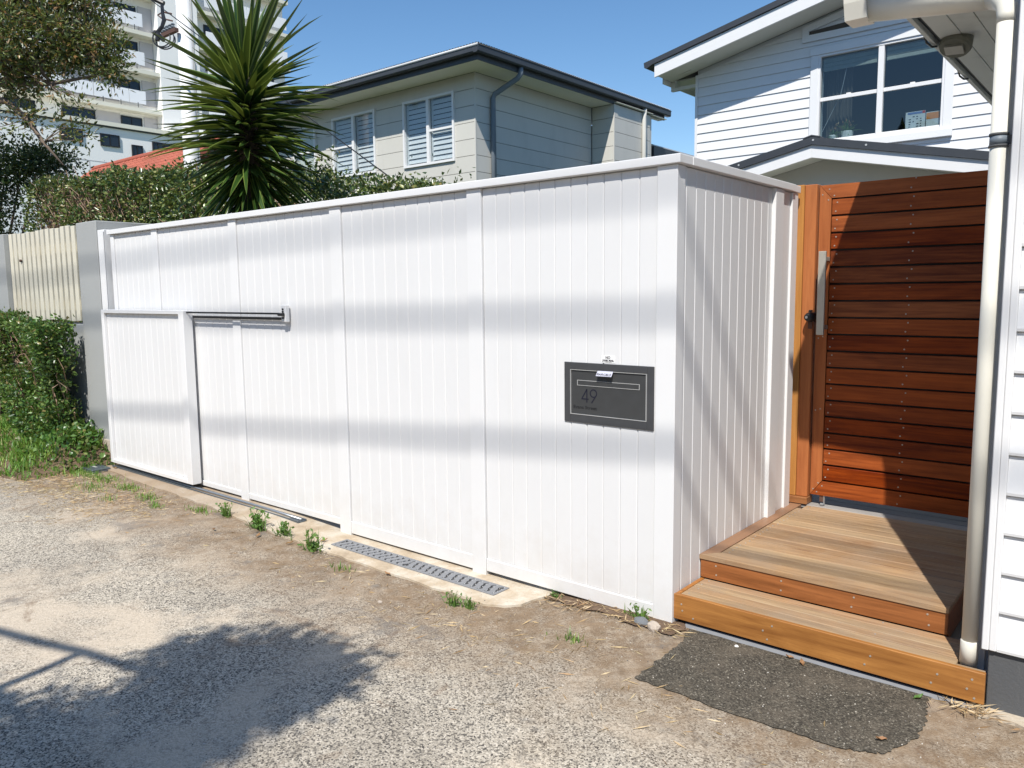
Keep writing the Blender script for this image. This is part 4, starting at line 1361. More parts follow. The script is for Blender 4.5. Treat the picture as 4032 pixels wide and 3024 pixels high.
# pot plants on the inner sill
for (xc_, r_, h_, lab, gl) in ((ox0 + 0.145, 0.050, 0.105, 'small plain white pot with leafy plant at the left end of the upstairs window sill', 22), (ox0 + 0.33, 0.082, 0.135, 'wide ribbed white pot with spiky green plant on the upstairs window sill', 30)):
    yc = HY + 0.12 + r_ * 0.4
    pp = thing('pot_plant', lab, 'pot plant', (xc_, yc, oz0 - 0.001), 'pot plants on the window sill')
    prof = [(r_ * 0.72, oz0), (r_ * 0.9, oz0 + h_ * 0.35), (r_, oz0 + h_ * 0.8), (r_ * 1.04, oz0 + h_ * 0.82), (r_ * 1.04, oz0 + h_), (r_ * 0.9, oz0 + h_), (r_ * 0.85, oz0 + h_ * 0.9)]
    if r_ > 0.06:
        prof = [(r_ * (0.84 + 0.16 * t + 0.02 * sin(t * 40)), oz0 + h_ * t) for t in np.linspace(0, 1, 14)] + [(r_ * 0.85, oz0 + h_ * 0.95)]
    obj('pot', MB().lathe(prof, xc_, yc, 20), M['pot'], pp, smooth=True)
    mb = MB()
    for i in range(gl):
        a = 2 * pi * i / gl + random.uniform(-.3, .3)
        L = random.uniform(0.10, 0.20) * (1.25 if r_ > 0.06 else 0.85)
        e = random.uniform(0.3, 1.3)
        wdt = 0.014
        pts = []
        for t in (0, 0.4, 0.75, 1.0):
            rr = L * cos(e) * t
            pts.append(Vector((xc_ + cos(a) * rr, yc + sin(a) * rr * 0.6, oz0 + h_ * 0.9 + L * sin(e) * t - 0.10 * t * t * cos(e))))
        sd_ = Vector((-sin(a), cos(a), 0)) * wdt
        vs = []
        for p, ww in zip(pts, (0.5, 1, 0.7, 0.05)):
            vs += [p - sd_ * ww, p + sd_ * ww]
        mb.add(vs, [(0, 1, 3, 2), (2, 3, 5, 4), (4, 5, 7, 6)])
    obj('leaves', mb, M['weed'], pp)
    mb = MB()
    c0 = Vector((xc_ + (0.04 if r_ < .06 else 0), yc, oz0 + h_ + 0.10))
    lv, lf = leaves(np.array([c0 + Vector(rng.normal(size=3)) * 0.025 for _ in range(30)]), rand_dirs(30, 0.4), 0.045, 0.02)
    raw('flowers', lv, lf, M['deadleaf'], pp)
# two printed cards leaning against the pane
cx0 = wx(-0.93)
c1 = thing('printed_card', 'white printed calendar card with blue top leaning inside the upstairs window', 'card', (cx0 + 0.11, HY + 0.05, oz0))
bx('sheet', cx0, cx0 + 0.235, HY + 0.050, HY + 0.056, oz0 + 0.0355, oz0 + 0.255, M['cardw'], c1)
bx('blue_heading', cx0 + 0.025, cx0 + 0.20, HY + 0.0475, HY + 0.0495, oz0 + 0.222, oz0 + 0.248, M['cardb'], c1)
bx('red_corner', cx0 + 0.201, cx0 + 0.233, HY + 0.0475, HY + 0.0495, oz0 + 0.222, oz0 + 0.252, M['cardr'], c1)
for r_ in range(5):
    for q in range(4):
        if random.random() < 0.75:
            bx('print_mark', cx0 + 0.04 + q * 0.045, cx0 + 0.04 + q * 0.045 + random.uniform(.012, .03), HY + 0.0475, HY + 0.0495, oz0 + 0.06 + r_ * 0.031, oz0 + 0.071 + r_ * 0.031, M['greyink'], c1)
c2 = thing('printed_card', 'orange topped printed card at the right end of the upstairs window', 'card', (cx0 + 0.34, HY + 0.05, oz0))
bx('sheet', cx0 + 0.245, cx0 + 0.445, HY + 0.050, HY + 0.056, oz0 + 0.0355, oz0 + 0.225, M['cardw'], c2)
bx('orange_heading', cx0 + 0.25, cx0 + 0.425, HY + 0.0475, HY + 0.0495, oz0 + 0.135, oz0 + 0.215, M['cardo'], c2)
bx('brown_edge', cx0 + 0.427, cx0 + 0.445, HY + 0.0475, HY + 0.0495, oz0 + 0.04, oz0 + 0.215, M['twig'], c2)

# porch gable in front of the house
pg = thing('porch_gable', 'low white porch gable with charcoal ridge capping in front of the weatherboard house', 'porch', (-1.6, 7.2, 0))
PY = 6.5
ax_, az_ = -1.690, 3.275
ps = 0.2105


def gable(z_off0, z_off1, xl, xr):
    return [(xl, az_ - ps * (ax_ - xl) + z_off0), (ax_, az_ + z_off0), (xr, az_ - ps * (xr - ax_) + z_off0), (xr, az_ - ps * (xr - ax_) + z_off1), (ax_, az_ + z_off1), (xl, az_ - ps * (ax_ - xl) + z_off1)]


def gable_piece(nm, z0, z1, y0, y1, mat, dx=0.0):
    for side in (0, 1):
        mb = MB()
        if side == 0:
            xl = -3.6 + dx
            mb.prism([(xl, az_ - ps * (ax_ - xl) + z0), (ax_ - 0.0005, az_ + z0), (ax_ - 0.0005, az_ + z1), (xl, az_ - ps * (ax_ - xl) + z1)], 'y', y0, y1)
        else:
            xr = 1.0 - dx
            mb.prism([(ax_ + 0.0005, az_ + z0), (xr, az_ - ps * (xr - ax_) + z0), (xr, az_ - ps * (xr - ax_) + z1), (ax_ + 0.0005, az_ + z1)], 'y', y0, y1)
        obj(nm, mb, mat, pg)


gable_piece('barge_board', -0.150, -0.005, PY, PY + 0.03, M['white'])
gable_piece('roof', -0.003, 0.085, PY - 0.03, HY - 0.027, M['charcoal'], -0.04)
gable_piece('soffit', -0.130, -0.105, PY + 0.031, PY + 0.42, M['soffit'])
obj('ridge_cap', MB().prism([(ax_ - 0.10, az_ + 0.067), (ax_, az_ + 0.093), (ax_ + 0.10, az_ + 0.067), (ax_ + 0.10, az_ + 0.082), (ax_, az_ + 0.108), (ax_ - 0.10, az_ + 0.082)], 'y', PY - 0.034, HY - 0.03), M['charcoal'], pg)
mb = MB()
mb.prism([(-3.4, 0.0), (0.9, 0.0), (0.9, az_ - ps * (0.9 - ax_) - 0.13), (ax_, az_ - 0.13), (-3.4, az_ - ps * (ax_ + 3.4) - 0.13)], 'y', PY + 0.43, PY + 0.55)
obj('gable_wall', mb, M['panel'], pg)
for k in range(3):
    obj('screw_head', MB().tube([(ax_ + (-0.9, 0.02, 0.62)[k], PY - 0.034, az_ + 0.045 - ps * (0.9, 0.0, 0.62)[k]), (ax_ + (-0.9, 0.02, 0.62)[k], PY - 0.0295, az_ + 0.045 - ps * (0.9, 0.0, 0.62)[k])], 0.012, 8), M['edge'], pg)

# ------------------------------------------------------------------ grey-green house next door
nh = thing('panel_clad_house', 'grey green two storey house with charcoal gutters and white sash windows beyond the fence', 'house', (-11.5, 12, 0))
NY = 9.0
NX1 = -9.35
NX0 = -14.24
NZS = 5.995                     # soffit underside
RZ = [3.05 + 0.3295 * i for i in range(9)]
RZ = [5.686 - 0.3292 * 9 + 0.3292 * i for i in range(10)] + [NZS - 0.002]
wins = [(-11.474, -9.926, 4.312, 5.722), (-13.960, -12.410, 4.333, 5.733)]


def cuts(x0, x1, z0, z1):
    """panel row split round the window openings"""
    segs = [(x0, x1)]
    for (a, b, c, d) in wins:
        if z1 > c + 0.01 and z0 < d - 0.01:
            new = []
            for (p, q) in segs:
                if a > p and b < q:
                    new += [(p, a), (b, q)]
                else:
                    new.append((p, q))
            segs = new
    return segs


for z0, z1 in zip(RZ[:-1], RZ[1:]):
    for (a, b) in cuts(NX0, NX1 - 0.03, z0, z1):
        # panels stop at the window frame edge
        bx('panel', a + 0.002, b - 0.002, NY, NY + 0.016, z0 + 0.006, z1 - 0.004, M['panel'], nh)
    for (a, b, c, d) in wins:
        if z0 < c - 0.02 < z1:
            bx('panel', a - 0.0015, b + 0.0015, NY, NY + 0.016, z0 + 0.006, c - 0.001, M['panel'], nh)
        if z0 < d + 0.02 < z1:
            bx('panel', a - 0.0015, b + 0.0015, NY, NY + 0.016, d + 0.001, z1 - 0.004, M['panel'], nh)
for z0, z1 in zip(RZ[:-1], RZ[1:]):
    bx('panel', NX1 - 0.016, NX1, NY + 0.03, 13.18, z0 + 0.006, z1 - 0.004, M['panel_side'], nh)
    bx('panel', NX1 + 0.012, -8.735, 13.20, 13.216, z0 + 0.006, z1 - 0.004, M['panel'], nh)
    bx('panel', -8.725, -8.709, 13.23, 14.88, z0 + 0.006, z1 - 0.004, M['panel_side'], nh)
bx('corner_post', NX1 - 0.0285, NX1 + 0.004, NY - 0.004, NY + 0.0285, 2.6, NZS - 0.002, M['panel'], nh)
bx('corner_post', -8.733, -8.705, 13.196, 13.2285, 2.6, NZS - 0.002, M['panel'], nh)
mb = MB()
mb.box(NX0 + 0.02, NX1 - 0.034, NY + 0.05, NY + 0.06, 0, 4.30)
mb.box(NX0 + 0.02, NX1 - 0.034, NY + 0.05, NY + 0.06, 5.74, NZS)
mb.box(-9.92, NX1 - 0.034, NY + 0.05, NY + 0.06, 4.301, 5.739)
mb.box(-12.405, -11.48, NY + 0.05, NY + 0.06, 4.301, 5.739)
mb.box(NX0 + 0.02, -13.965, NY + 0.05, NY + 0.06, 4.301, 5.739)
mb.box(NX1 - 0.04, NX1 - 0.018, NY + 0.061, 13.2, 0, NZS)
mb.box(NX1 + 0.001, -8.75, 13.22, 13.24, 0, NZS)
mb.box(-8.75, -8.73, 13.241, 14.9, 0, NZS)
obj('wall_backing', mb, M['charcoal'], nh)
bx('rear_wall', -16.8, -8.74, 14.9, 15.0, 0, NZS, M['panel'], nh)
# lower front wing behind the yucca (window 3)
bx('wing_wall', -17.2, NX0 - 0.001, NY + 0.02, NY + 0.12, 0, 4.46, M['panel'], nh)
bx('wing_wall', -17.2, -15.54, NY + 0.02, NY + 0.12, 4.461, NZS - 0.003, M['panel'], nh)
bx('wing_wall', -14.62, NX0 - 0.001, NY + 0.02, NY + 0.12, 4.461, NZS - 0.003, M['panel'], nh)
bx('wing_wall', -15.539, -14.621, NY + 0.02, NY + 0.12, 5.70, NZS - 0.003, M['panel'], nh)
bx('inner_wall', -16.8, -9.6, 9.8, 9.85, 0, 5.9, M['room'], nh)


def sash_window(x0, x1, z0, z1, y, louvre=True, halves=2, low=(True, True)):
    f = obj('window', MB().box(x0, x0 + 0.05, y - 0.035, y + 0.048, z0, z1).box(x1 - 0.05, x1, y - 0.035, y + 0.048, z0, z1)
            .box(x0 + 0.0501, x1 - 0.0501, y - 0.035, y + 0.048, z1 - 0.05, z1).box(x0 + 0.0501, x1 - 0.0501, y - 0.042, y + 0.048, z0, z0 + 0.05), M['white'], nh)
    xm_ = (x0 + x1) / 2
    if halves == 2:
        bx('mullion', xm_ - 0.04, xm_ + 0.04, y - 0.033, y + 0.04, z0 + 0.051, z1 - 0.051, M['white'], f)
        sp_ = [(x0 + 0.0505, xm_ - 0.0405), (xm_ + 0.0405, x1 - 0.0505)]
    else:
        sp_ = [(x0 + 0.0505, x1 - 0.0505)]
    zmid = z0 + (z1 - z0) * 0.5
    for (a, b), lw in zip(sp_, low):
        bx('pane', a, b, y + 0.012, y + 0.016, z0 + 0.051, z1 - 0.051, M['nglass'], f)
        if lw:
            bx('meeting_rail', a, b, y - 0.02, y + 0.0115, zmid - 0.022, zmid + 0.022, M['white'], f)
        if louvre:
            zz = z0 + 0.09
            while zz < z1 - 0.12:
                mbb = MB()
                mbb.prism([(y + 0.06, zz), (y + 0.066, zz), (y + 0.092, zz + 0.094), (y + 0.086, zz + 0.094)], 'x', a + 0.03, b - 0.03)
                obj('louvre_blade', mbb, M['white'], f)
                zz += 0.105
            bx('shutter_frame', a, a + 0.029, y + 0.055, y + 0.095, z0 + 0.052, z1 - 0.052, M['white'], f)
            bx('shutter_frame', b - 0.029, b, y + 0.055, y + 0.095, z0 + 0.052, z1 - 0.052, M['white'], f)
        else:
            bx('blind', a, b, y + 0.06, y + 0.064, z0 + 0.051, z1 - 0.051, M['nsoffit'], f)


sash_window(*wins[0], NY - 0.002, True, 2, (False, True))
sash_window(*wins[1], NY - 0.002, True, 2, (True, False))
sash_window(-15.535, -14.625, 4.465, 5.695, NY + 0.0, False, 1, (True,))
# eaves
EYN, EXN = 8.406, -8.742
bx('soffit', -17.4, EXN - 0.002, EYN + 0.002, NY - 0.005, NZS, NZS + 0.012, M['nsoffit'], nh)
bx('soffit', NX1 + 0.005, EXN - 0.002, NY - 0.0045, 13.19, NZS, NZS + 0.012, M['nsoffit'], nh)
bx('soffit', -8.90, EXN + 0.1, 14.89, 15.62, NZS, NZS + 0.012, M['nsoffit'], nh)
bx('soffit', -8.708, EXN + 0.12, 13.1905, 14.889, NZS + 0.02, NZS + 0.03, M['nsoffit'], nh)
bx('soffit_joint', -11.6, -11.588, EYN + 0.004, NY - 0.006, NZS - 0.002, NZS - 0.0002, M['panel'], nh)
bx('fascia', -17.4, EXN, EYN - 0.018, EYN + 0.001, NZS - 0.008, NZS + 0.13, M['charcoal'], nh)
bx('fascia', EXN + 0.001, EXN + 0.019, EYN - 0.018, 15.64, NZS - 0.008, NZS + 0.13, M['charcoal'], nh)
gp_ = [(0.0, NZS + 0.095), (-0.095, NZS + 0.095), (-0.115, NZS + 0.12), (-0.115, NZS + 0.215), (-0.100, NZS + 0.225), (-0.100, NZS + 0.235), (-0.118, NZS + 0.24), (0.0, NZS + 0.24)]
mb = MB()
mb.prism([(EYN - 0.019 + a, b) for a, b in gp_], 'x', -17.4, EXN + 0.02)
obj('gutter', mb, M['charcoal'], nh)
mb = MB()
mb.prism([(EXN + 0.021 - a, b) for a, b in gp_], 'y', EYN - 0.135, 15.78)
obj('gutter', mb, M['charcoal'], nh)
obj('gutter_lip', MB().tube([(-17.4, EYN - 0.132, NZS + 0.228), (EXN + 0.135, EYN - 0.132, NZS + 0.228)], 0.026, 8), M['roofgrey'], nh, smooth=True)  # pale front lip has the sun glint painted in; the side lip stays charcoal
obj('gutter_lip', MB().tube([(EXN + 0.134, EYN - 0.10, NZS + 0.232), (EXN + 0.134, 15.78, NZS + 0.232)], 0.014, 8), M['charcoal'], nh, smooth=True)
# hip roof of corrugated steel
rz0 = NZS + 0.262
hx, hy = -13.2, 12.2
mb = MB()
RYF, RXR, RYB, RXL = EYN - 0.12, EXN + 0.12, 15.8, -17.4


def corr(a, b, c, n, amp):
    """a corrugated triangle-ish sheet between eave a-b and ridge point c"""
    a, b, c = Vector(a), Vector(b), Vector(c)
    rows = 2
    for i in range(n):
        for (t0, t1, h0, h1) in ((i / n, (i + 0.5) / n, 0, amp), ((i + 0.5) / n, (i + 1) / n, amp, 0)):
            p, q = a.lerp(b, t0) + Vector((0, 0, h0)), a.lerp(b, t1) + Vector((0, 0, h1))
            mb.add([p, q, c], [(0, 1, 2)])


corr((RXL, RYF, rz0), (RXR, RYF, rz0), (-13.0, 12.1, rz0 + 0.75), 115, 0.02)
corr((RXR, RYF, rz0), (RXR, RYB, rz0), (-13.0, 12.1, rz0 + 0.75), 100, 0.02)
obj('roof', mb, M['roofgrey'], nh, fix=False)
mb = MB()
mb.add([(RXL, RYF + .01, rz0 - 0.015), (RXR - .01, RYF + .01, rz0 - 0.015), (RXR - .01, RYB - .01, rz0 - 0.015), (RXL, RYB - .01, rz0 - 0.015), (RXL, RYF + .01, rz0 - 0.025), (RXR - .01, RYF + .01, rz0 - 0.025), (RXR - .01, RYB - .01, rz0 - 0.025), (RXL, RYB - .01, rz0 - 0.025)], [(0, 1, 2, 3), (7, 6, 5, 4), (0, 4, 5, 1), (1, 5, 6, 2), (2, 6, 7, 3), (3, 7, 4, 0)])
obj('roof_underlay', mb, M['charcoal'], nh)
# downpipes
mb = MB()
mb.tube([(EXN + 0.05, 9.66, NZS + 0.10), (EXN + 0.05, 9.66, NZS - 0.03), (EXN - 0.02, 9.64, NZS - 0.11), (NX1 + 0.10, 9.50, NZS - 0.36), (NX1 + 0.065, 9.48, NZS - 0.45), (NX1 + 0.065, 9.48, 2.2)], 0.055, 14)
obj('downpipe', mb, M['polegrey'], nh, smooth=True)
mb = MB()
mb.tube([(EXN + 0.07, 14.55, NZS + 0.10), (EXN + 0.07, 14.52, NZS - 0.10), (-8.65, 14.49, NZS - 0.45), (-8.645, 14.49, 2.2)], 0.055, 14)
obj('downpipe', mb, M['panel'], nh, smooth=True)

# a lower roof beyond, between the two houses
lr = thing('far_house', 'low house with dark gutter and grey roof far behind between the two houses', 'house', (-8.0, 22, 0))
a = P(2560, 575, 21)
b = P(2760, 640, 25)
bx('wall', -12, a.x - 0.5, a.y + 0.4, 32, 0, a.z - 0.45, M['panel'], lr)
bx('soffit', -12, a.x, a.y, 32, a.z - 0.44, a.z - 0.41, M['soffit'], lr)
bx('gutter', a.x + 0.001, a.x + 0.12, a.y, 32, a.z - 0.42, a.z - 0.02, M['charcoal'], lr)
mb = MB()
mb.prism([(a.x + 0.1, a.z), (a.x + 0.1, a.z + 0.03), (-12, a.z + 1.0), (-12, a.z)], 'y', a.y, 32)
obj('roof', mb, M['roofgrey'], lr)

# ------------------------------------------------------------------ red roofed brick house
rh = thing('brick_house', 'old brick house with terracotta tiled gable roof beyond the hedge', 'house', (-25, 10.2, 0))
rx1, rx0, ry, rzr = -20.84, -30.0, 10.2, 6.39
pitch_r = 0.72
eavey, = (8.3,)
ez_ = rzr - (ry - eavey) * pitch_r
nrow = 9
for k in range(nrow):
    t0, t1 = k / nrow, (k + 1) / nrow
    ya, yb = eavey + (ry - eavey) * t0, eavey + (ry - eavey) * t1
    za, zb_ = ez_ + (rzr - ez_) * t0, ez_ + (rzr - ez_) * t1
    n_t = 31
    for i in range(n_t):
        xa = rx0 + (rx1 - rx0) * i / n_t
        xb = rx0 + (rx1 - rx0) * (i + 1) / n_t
        key = ('tile', 0)
        me = BOXC.get(key)
        if me is None:
            wt = xb - xa
            mbt = MB()
            dz = zb_ - za
            dy = yb - ya
            pts = [(-wt / 2, 0.03), (-wt / 2 + wt * 0.18, 0.065), (-wt / 2 + wt * 0.36, 0.035), (wt / 2 - wt * 0.3, 0.03), (wt / 2 - wt * 0.15, 0.05), (wt / 2 - 0.004, 0.032)]
            for (p, q) in zip(pts[:-1], pts[1:]):
                mbt.add([(p[0], 0, p[1]), (q[0], 0, q[1]), (q[0], dy, dz + q[1] - 0.028), (p[0], dy, dz + p[1] - 0.028), (p[0], 0, p[1] - 0.03), (q[0], 0, q[1] - 0.03)], [(0, 1, 2, 3), (4, 5, 1, 0)])
            me = bpy.data.meshes.new('roof_tile')
            me.from_pydata(mbt.v, [], mbt.f)
            me.materials.append(M['tile'])
            BOXC[key] = me
        o = bpy.data.objects.new('roof_tile', me)
        place(o, rh, Vector(((xa + xb) / 2, ya, za + random.uniform(-.006, .006))))
mb = MB()
mb.prism([(eavey, ez_ - 0.05), (ry, rzr - 0.05), (2 * ry - eavey, ez_ - 0.05), (2 * ry - eavey, ez_ + 0.01), (ry, rzr), (eavey, ez_ + 0.0)], 'x', rx0, rx1 - 0.03)
obj('roof_deck', mb, M['tile'], rh)
obj('ridge_cap', MB().tube([(rx0, ry, rzr + 0.02), (rx1 + 0.02, ry, rzr + 0.02)], 0.10, 10), M['tile'], rh)
mb = MB()
mb.prism([(eavey - 0.05, ez_ - 0.12), (ry, rzr - 0.12), (2 * ry - eavey, ez_ - 0.12), (2 * ry - eavey, ez_ + 0.06), (ry, rzr + 0.07), (eavey - 0.05, ez_ + 0.06)], 'x', rx1 - 0.029, rx1 + 0.06)
obj('barge_board', mb, M['tile'], rh)
mb = MB()
mb.prism([(eavey + 0.5, 0), (2 * ry - eavey - 0.5, 0), (2 * ry - eavey - 0.5, ez_), (ry, rzr - 0.15), (eavey + 0.5, ez_ + 0.2)], 'x', rx0 + 0.4, rx1 - 0.40)
obj('wall', mb, M['mortar'], rh)
gk = 0
zc = 4.7
while zc < rzr - 0.2:
    ylo = eavey + 0.52
    ymin = max(ylo, ry - (rzr - 0.17 - zc - 0.08) / pitch_r)
    yq = ymin + (0.12 if gk % 2 else 0)
    while yq < min(12.2, ry + (rzr - 0.17 - zc - 0.08) / pitch_r) - 0.2:
        bx('brick', rx1 - 0.3995, rx1 - 0.385, yq, yq + 0.23, zc, zc + 0.076, M['brick'], rh)
        yq += 0.24
    zc += 0.086
    gk += 1

# ------------------------------------------------------------------ apartment block
ap = thing('apartment_building', 'tall white apartment block with frosted balcony panels far behind on the left', 'building', (-62, 22, 0))
AX = -55.0
bx('tower_wall', -75, AX - 0.3, -2, 36.5, 0, 27.5, M['aptwhite'], ap)
floors = [14.713 - 2.63 + 2.63 * i + 2.63 for i in range(5)]
for i, zf in enumerate([14.72, 17.36, 19.95, 22.55, 25.1]):
    # floor slab edge, balustrade posts, frosted panels
    bx('slab', AX - 0.3, AX + 0.55, 8 if i else 15.0, 36.5, zf - 0.26, zf, M['nsoffit'], ap)
    y = 8.0 if i else 15.0
    k = 0
    while y < 36.0:
        if 24.4 < y < 28.5:
            y += 1.18
            continue
        bx('balustrade_panel', AX + 0.45, AX + 0.48, y + 0.02, y + 1.16, zf + 0.30, zf + 1.18, M['screenpanel'], ap)
        bx('balustrade_clip', AX + 0.481, AX + 0.52, y + 0.56, y + 0.60, zf + 0.02, zf + 0.36, M['greybase'], ap)
        y += 1.18
        k += 1
def apt_window(y0, y1, z0, z1, x=AX - 0.3, split=0.5):
    f = obj('window', MB().box(x + 0.0, x + 0.10, y0, y0 + 0.07, z0, z1).box(x, x + 0.10, y1 - 0.07, y1, z0, z1).box(x, x + 0.10, y0 + 0.0701, y1 - 0.0701, z0, z0 + 0.07).box(x, x + 0.10, y0 + 0.0701, y1 - 0.0701, z1 - 0.07, z1), M['black'], ap)
    ym = y0 + (y1 - y0) * split
    bx('pane', x + 0.01, x + 0.04, y0 + 0.071, ym - 0.02, z0 + 0.071, z1 - 0.071, M['aglass'], f)
    bx('pane', x + 0.03, x + 0.06, ym + 0.02, y1 - 0.071, z0 + 0.071, z1 - 0.071, M['aglass'], f)
    bx('mullion', x + 0.005, x + 0.09, ym - 0.0195, ym + 0.0195, z0 + 0.071, z1 - 0.071, M['black'], f)


for zt_ in (21.72, 19.36, 16.70, 14.18):
    apt_window(22.93, 24.40, zt_ - 0.72, zt_)
    apt_window(27.0, 28.1, zt_ - 1.5, zt_ - 0.6, AX + 0.601)
    apt_window(29.5, 31.6, zt_ - 0.9, zt_ + 0.1)
    apt_window(33.4, 35.4, zt_ - 0.9, zt_ + 0.1)
    bx('wall_shade_panel', AX - 0.299, AX - 0.22, 24.55, 25.50, zt_ - 1.6, zt_ + 0.12, M['aptlilac'], ap)
    if zt_ < 15:
        bx('wall_shade_panel', AX - 0.2995, AX - 0.28, 20.2, 22.90, zt_ - 1.0, zt_ + 0.12, M['aptlilac'], ap)
    else:
        bx('wall_shade_panel', AX - 0.2995, AX - 0.28, 18.2, 22.90, zt_ - 1.6, zt_ + 0.12, M['aptlilac'], ap)
bx('bay_wall', AX - 0.298, AX + 0.60, 25.53, 28.55, 13.30, 27.0, M['aptwhite'], ap)
apt_window(19.1, 21.2, 13.45, 14.2)
apt_window(15.8, 17.5, 13.45, 14.2)
apt_window(16.6, 18.6, 16.05, 16.75)
# wider lower storeys
bx('parapet', AX - 0.3, AX + 1.6, 8.0, 36.5, 12.95, 13.22, M['nsoffit'], ap)
bx('parapet_dark_band', AX - 0.28, AX + 1.5, 8.1, 36.4, 12.86, 12.949, M['charcoal'], ap)  # solid charcoal strip under the parapet
bx('podium_wall', AX - 0.29, AX + 1.4, 8.2, 36.3, 0, 12.859, M['aptwhite'], ap)
for (y0, y1, z0, z1) in ((20.7, 21.95, 11.62, 12.42), (22.75, 23.5, 10.9, 11.95), (24.2, 25.0, 11.35, 12.35), (25.05, 25.9, 11.35, 12.35), (18.2, 19.6, 11.7, 12.5), (27.6, 28.3, 11.3, 12.4), (29.5, 31, 11.3, 12.4)):
    apt_window(y0, y1, z0, z1, AX + 1.4)
for zz in (10.55, 8.2):
    bx('panel_joint', AX + 1.4005, AX + 1.41, 8.3, 36.2, zz, zz + 0.05, M['aptlilac'], ap)
for yy in (15.5, 19.9, 21.85):
    bx('panel_joint', AX + 1.4005, AX + 1.409, yy, yy + 0.05, 8.26, 10.549, M['aptlilac'], ap)
bx('canopy_slab', AX + 1.61, AX + 2.3, 25.2, 27.2, 13.3, 13.42, M['aptwhite'], ap)

# ------------------------------------------------------------------ poles and cables
pc = P(737, 320, 18)
pl = thing('utility_pole', 'thick white painted utility pole rising behind the spiky yucca', 'pole', (pc.x, pc.y, 0))
obj('shaft', MB().tube([(pc.x, pc.y, 0), (pc.x, pc.y, 4), (pc.x, pc.y, 8.42)], [0.19, 0.18, 0.15], 20), M['polewhite'], pl, smooth=True)
obj('conduit', MB().tube([(pc.x + 0.13, pc.y + 0.13, 0), (pc.x + 0.13, pc.y + 0.13, 8.3)], 0.02, 8), M['greypier'], pl)
bx('crossarm', pc.x - 0.62, pc.x + 0.12, pc.y - 0.29, pc.y - 0.20, 7.47, 7.55, M['hardware'], pl)
for q in range(5):
    obj('insulator', MB().lathe([(0.02, 7.571), (0.05, 7.60), (0.03, 7.63), (0.05, 7.66), (0.02, 7.69)], pc.x - 0.56 + 0.13 * q, pc.y - 0.245, 8), M['polegrey'], pl)
obj('bracket', MB().tube([(pc.x - 0.1, pc.y - 0.23, 7.9), (pc.x - 0.35, pc.y - 0.3, 7.98), (pc.x - 0.5, pc.y - 0.35, 7.93), (pc.x - 0.4, pc.y - 0.3, 7.85), (pc.x - 0.1, pc.y - 0.22, 7.75)], 0.02, 6), M['hardware'], pl)
p2 = P(905, 640, 8.0)
tag(obj('steel_post', MB().tube([(p2.x, p2.y, 0), (p2.x, p2.y, 3.35)], 0.05, 14), M['polegrey'], smooth=True), 'slim blue grey steel post standing half hidden behind the yucca', 'post')

# hanging coil of black service cable on its span
span0, span1 = P(-1500, -420, 15), P(640, 12, 16.5)
cc = thing('cable_coil', 'tangled black cable coil and splice hanging from a wire left of the white pole', 'cable', tuple(P(630, 100, 16.5)))
obj('hanger', MB().tube([P(600, -8, 16.5), P(645, 14, 16.5)], 0.05, 8), M['black'], cc)
obj('drop_bundle', MB().tube([P(637, 8, 16.5), P(640, 50, 16.5), P(646, 80, 16.5), P(638, 105, 16.5), P(622, 125, 16.5), P(620, 160, 16.5)], [0.035, 0.035, 0.045, 0.04, 0.045, 0.05], 8), M['black'], cc)
obj('splice', MB().tube([P(607, 126, 16.5), P(625, 140, 16.5), P(645, 160, 16.5)], [0.05, 0.06, 0.04], 8), M['black'], cc)
for (cx_, cy_, rx_, ry_, d_) in ((643, 150, 42, 38, 16.5), (652, 158, 38, 36, 16.55), (636, 150, 34, 34, 16.45)):
    obj('loop', MB().tube([P(cx_ + rx_ * cos(t), cy_ + ry_ * sin(t), d_) for t in np.linspace(-0.4, pi + 0.9, 16)], 0.014, 6), M['black'], cc)


def sag(a, b, s, n=16):
    return [a.lerp(b, t) - Vector((0, 0, s * 4 * t * (1 - t))) for t in np.linspace(0, 1, n)]


c = obj('service_cable', MB().tube(sag(P(-400, -760, 19), P(1640, 775, 7.4), 0.05, 24), 0.0065, 6), M['black'])
tag(c, 'thin black service cable running down behind the yucca to the fence', 'cable')
c = obj('service_cable', MB().tube(sag(P(-300, -250, 17), P(602, -4, 16.5), 0.02, 8), 0.02, 6), M['black'])
tag(c, 'short black cable span holding the tangled coil at the top left', 'cable')
for (zf, sl_, yo, xo, r_, lab) in ((1.985, 0.026, -8.0, 0, 0.017, 'highest overhead street cable above and behind the camera'), (1.435, 0.020, -7.4, 0, 0.020, 'middle overhead street cable above and behind the camera'), (0.80, 0.073, -7.0, 0, 0.020, 'lowest overhead street cable above and behind the camera')):
    t = -yo
    pts = []
    for xf in np.linspace(-16, 8, 13):
        zfx = zf + sl_ * (xf + 1.5)
        if zf < 1: zfx = 0.80 + 0.073 * (min(xf, 2) + 0.67) if xf > -9 else 0.80 + 0.073 * (-9 + .67) + 0.02 * (xf + 9)
        pts.append((xf + 0.448 * t, -t, zfx + 1.42 * t))
    c = obj('overhead_cable', MB().tube(pts, r_, 8), M['black'])
    tag(c, lab, 'cable', 'overhead street cables')

# ------------------------------------------------------------------ yucca
yu = thing('yucca', 'tall spiky yucca with dense dark green sword leaves behind the white fence', 'yucca', (-4.70, 0.86, 0))
YX, YYc = -4.70, 0.86
obj('trunk', MB().tube([(YX, YYc, 0), (YX - 0.02, YYc, 1.2), (YX + 0.02, YYc, 2.4), (YX, YYc, 3.3), (YX - 0.02, YYc, 3.75)], [0.13, 0.12, 0.10, 0.08, 0.05], 12), M['darkbark'], yu, smooth=True)


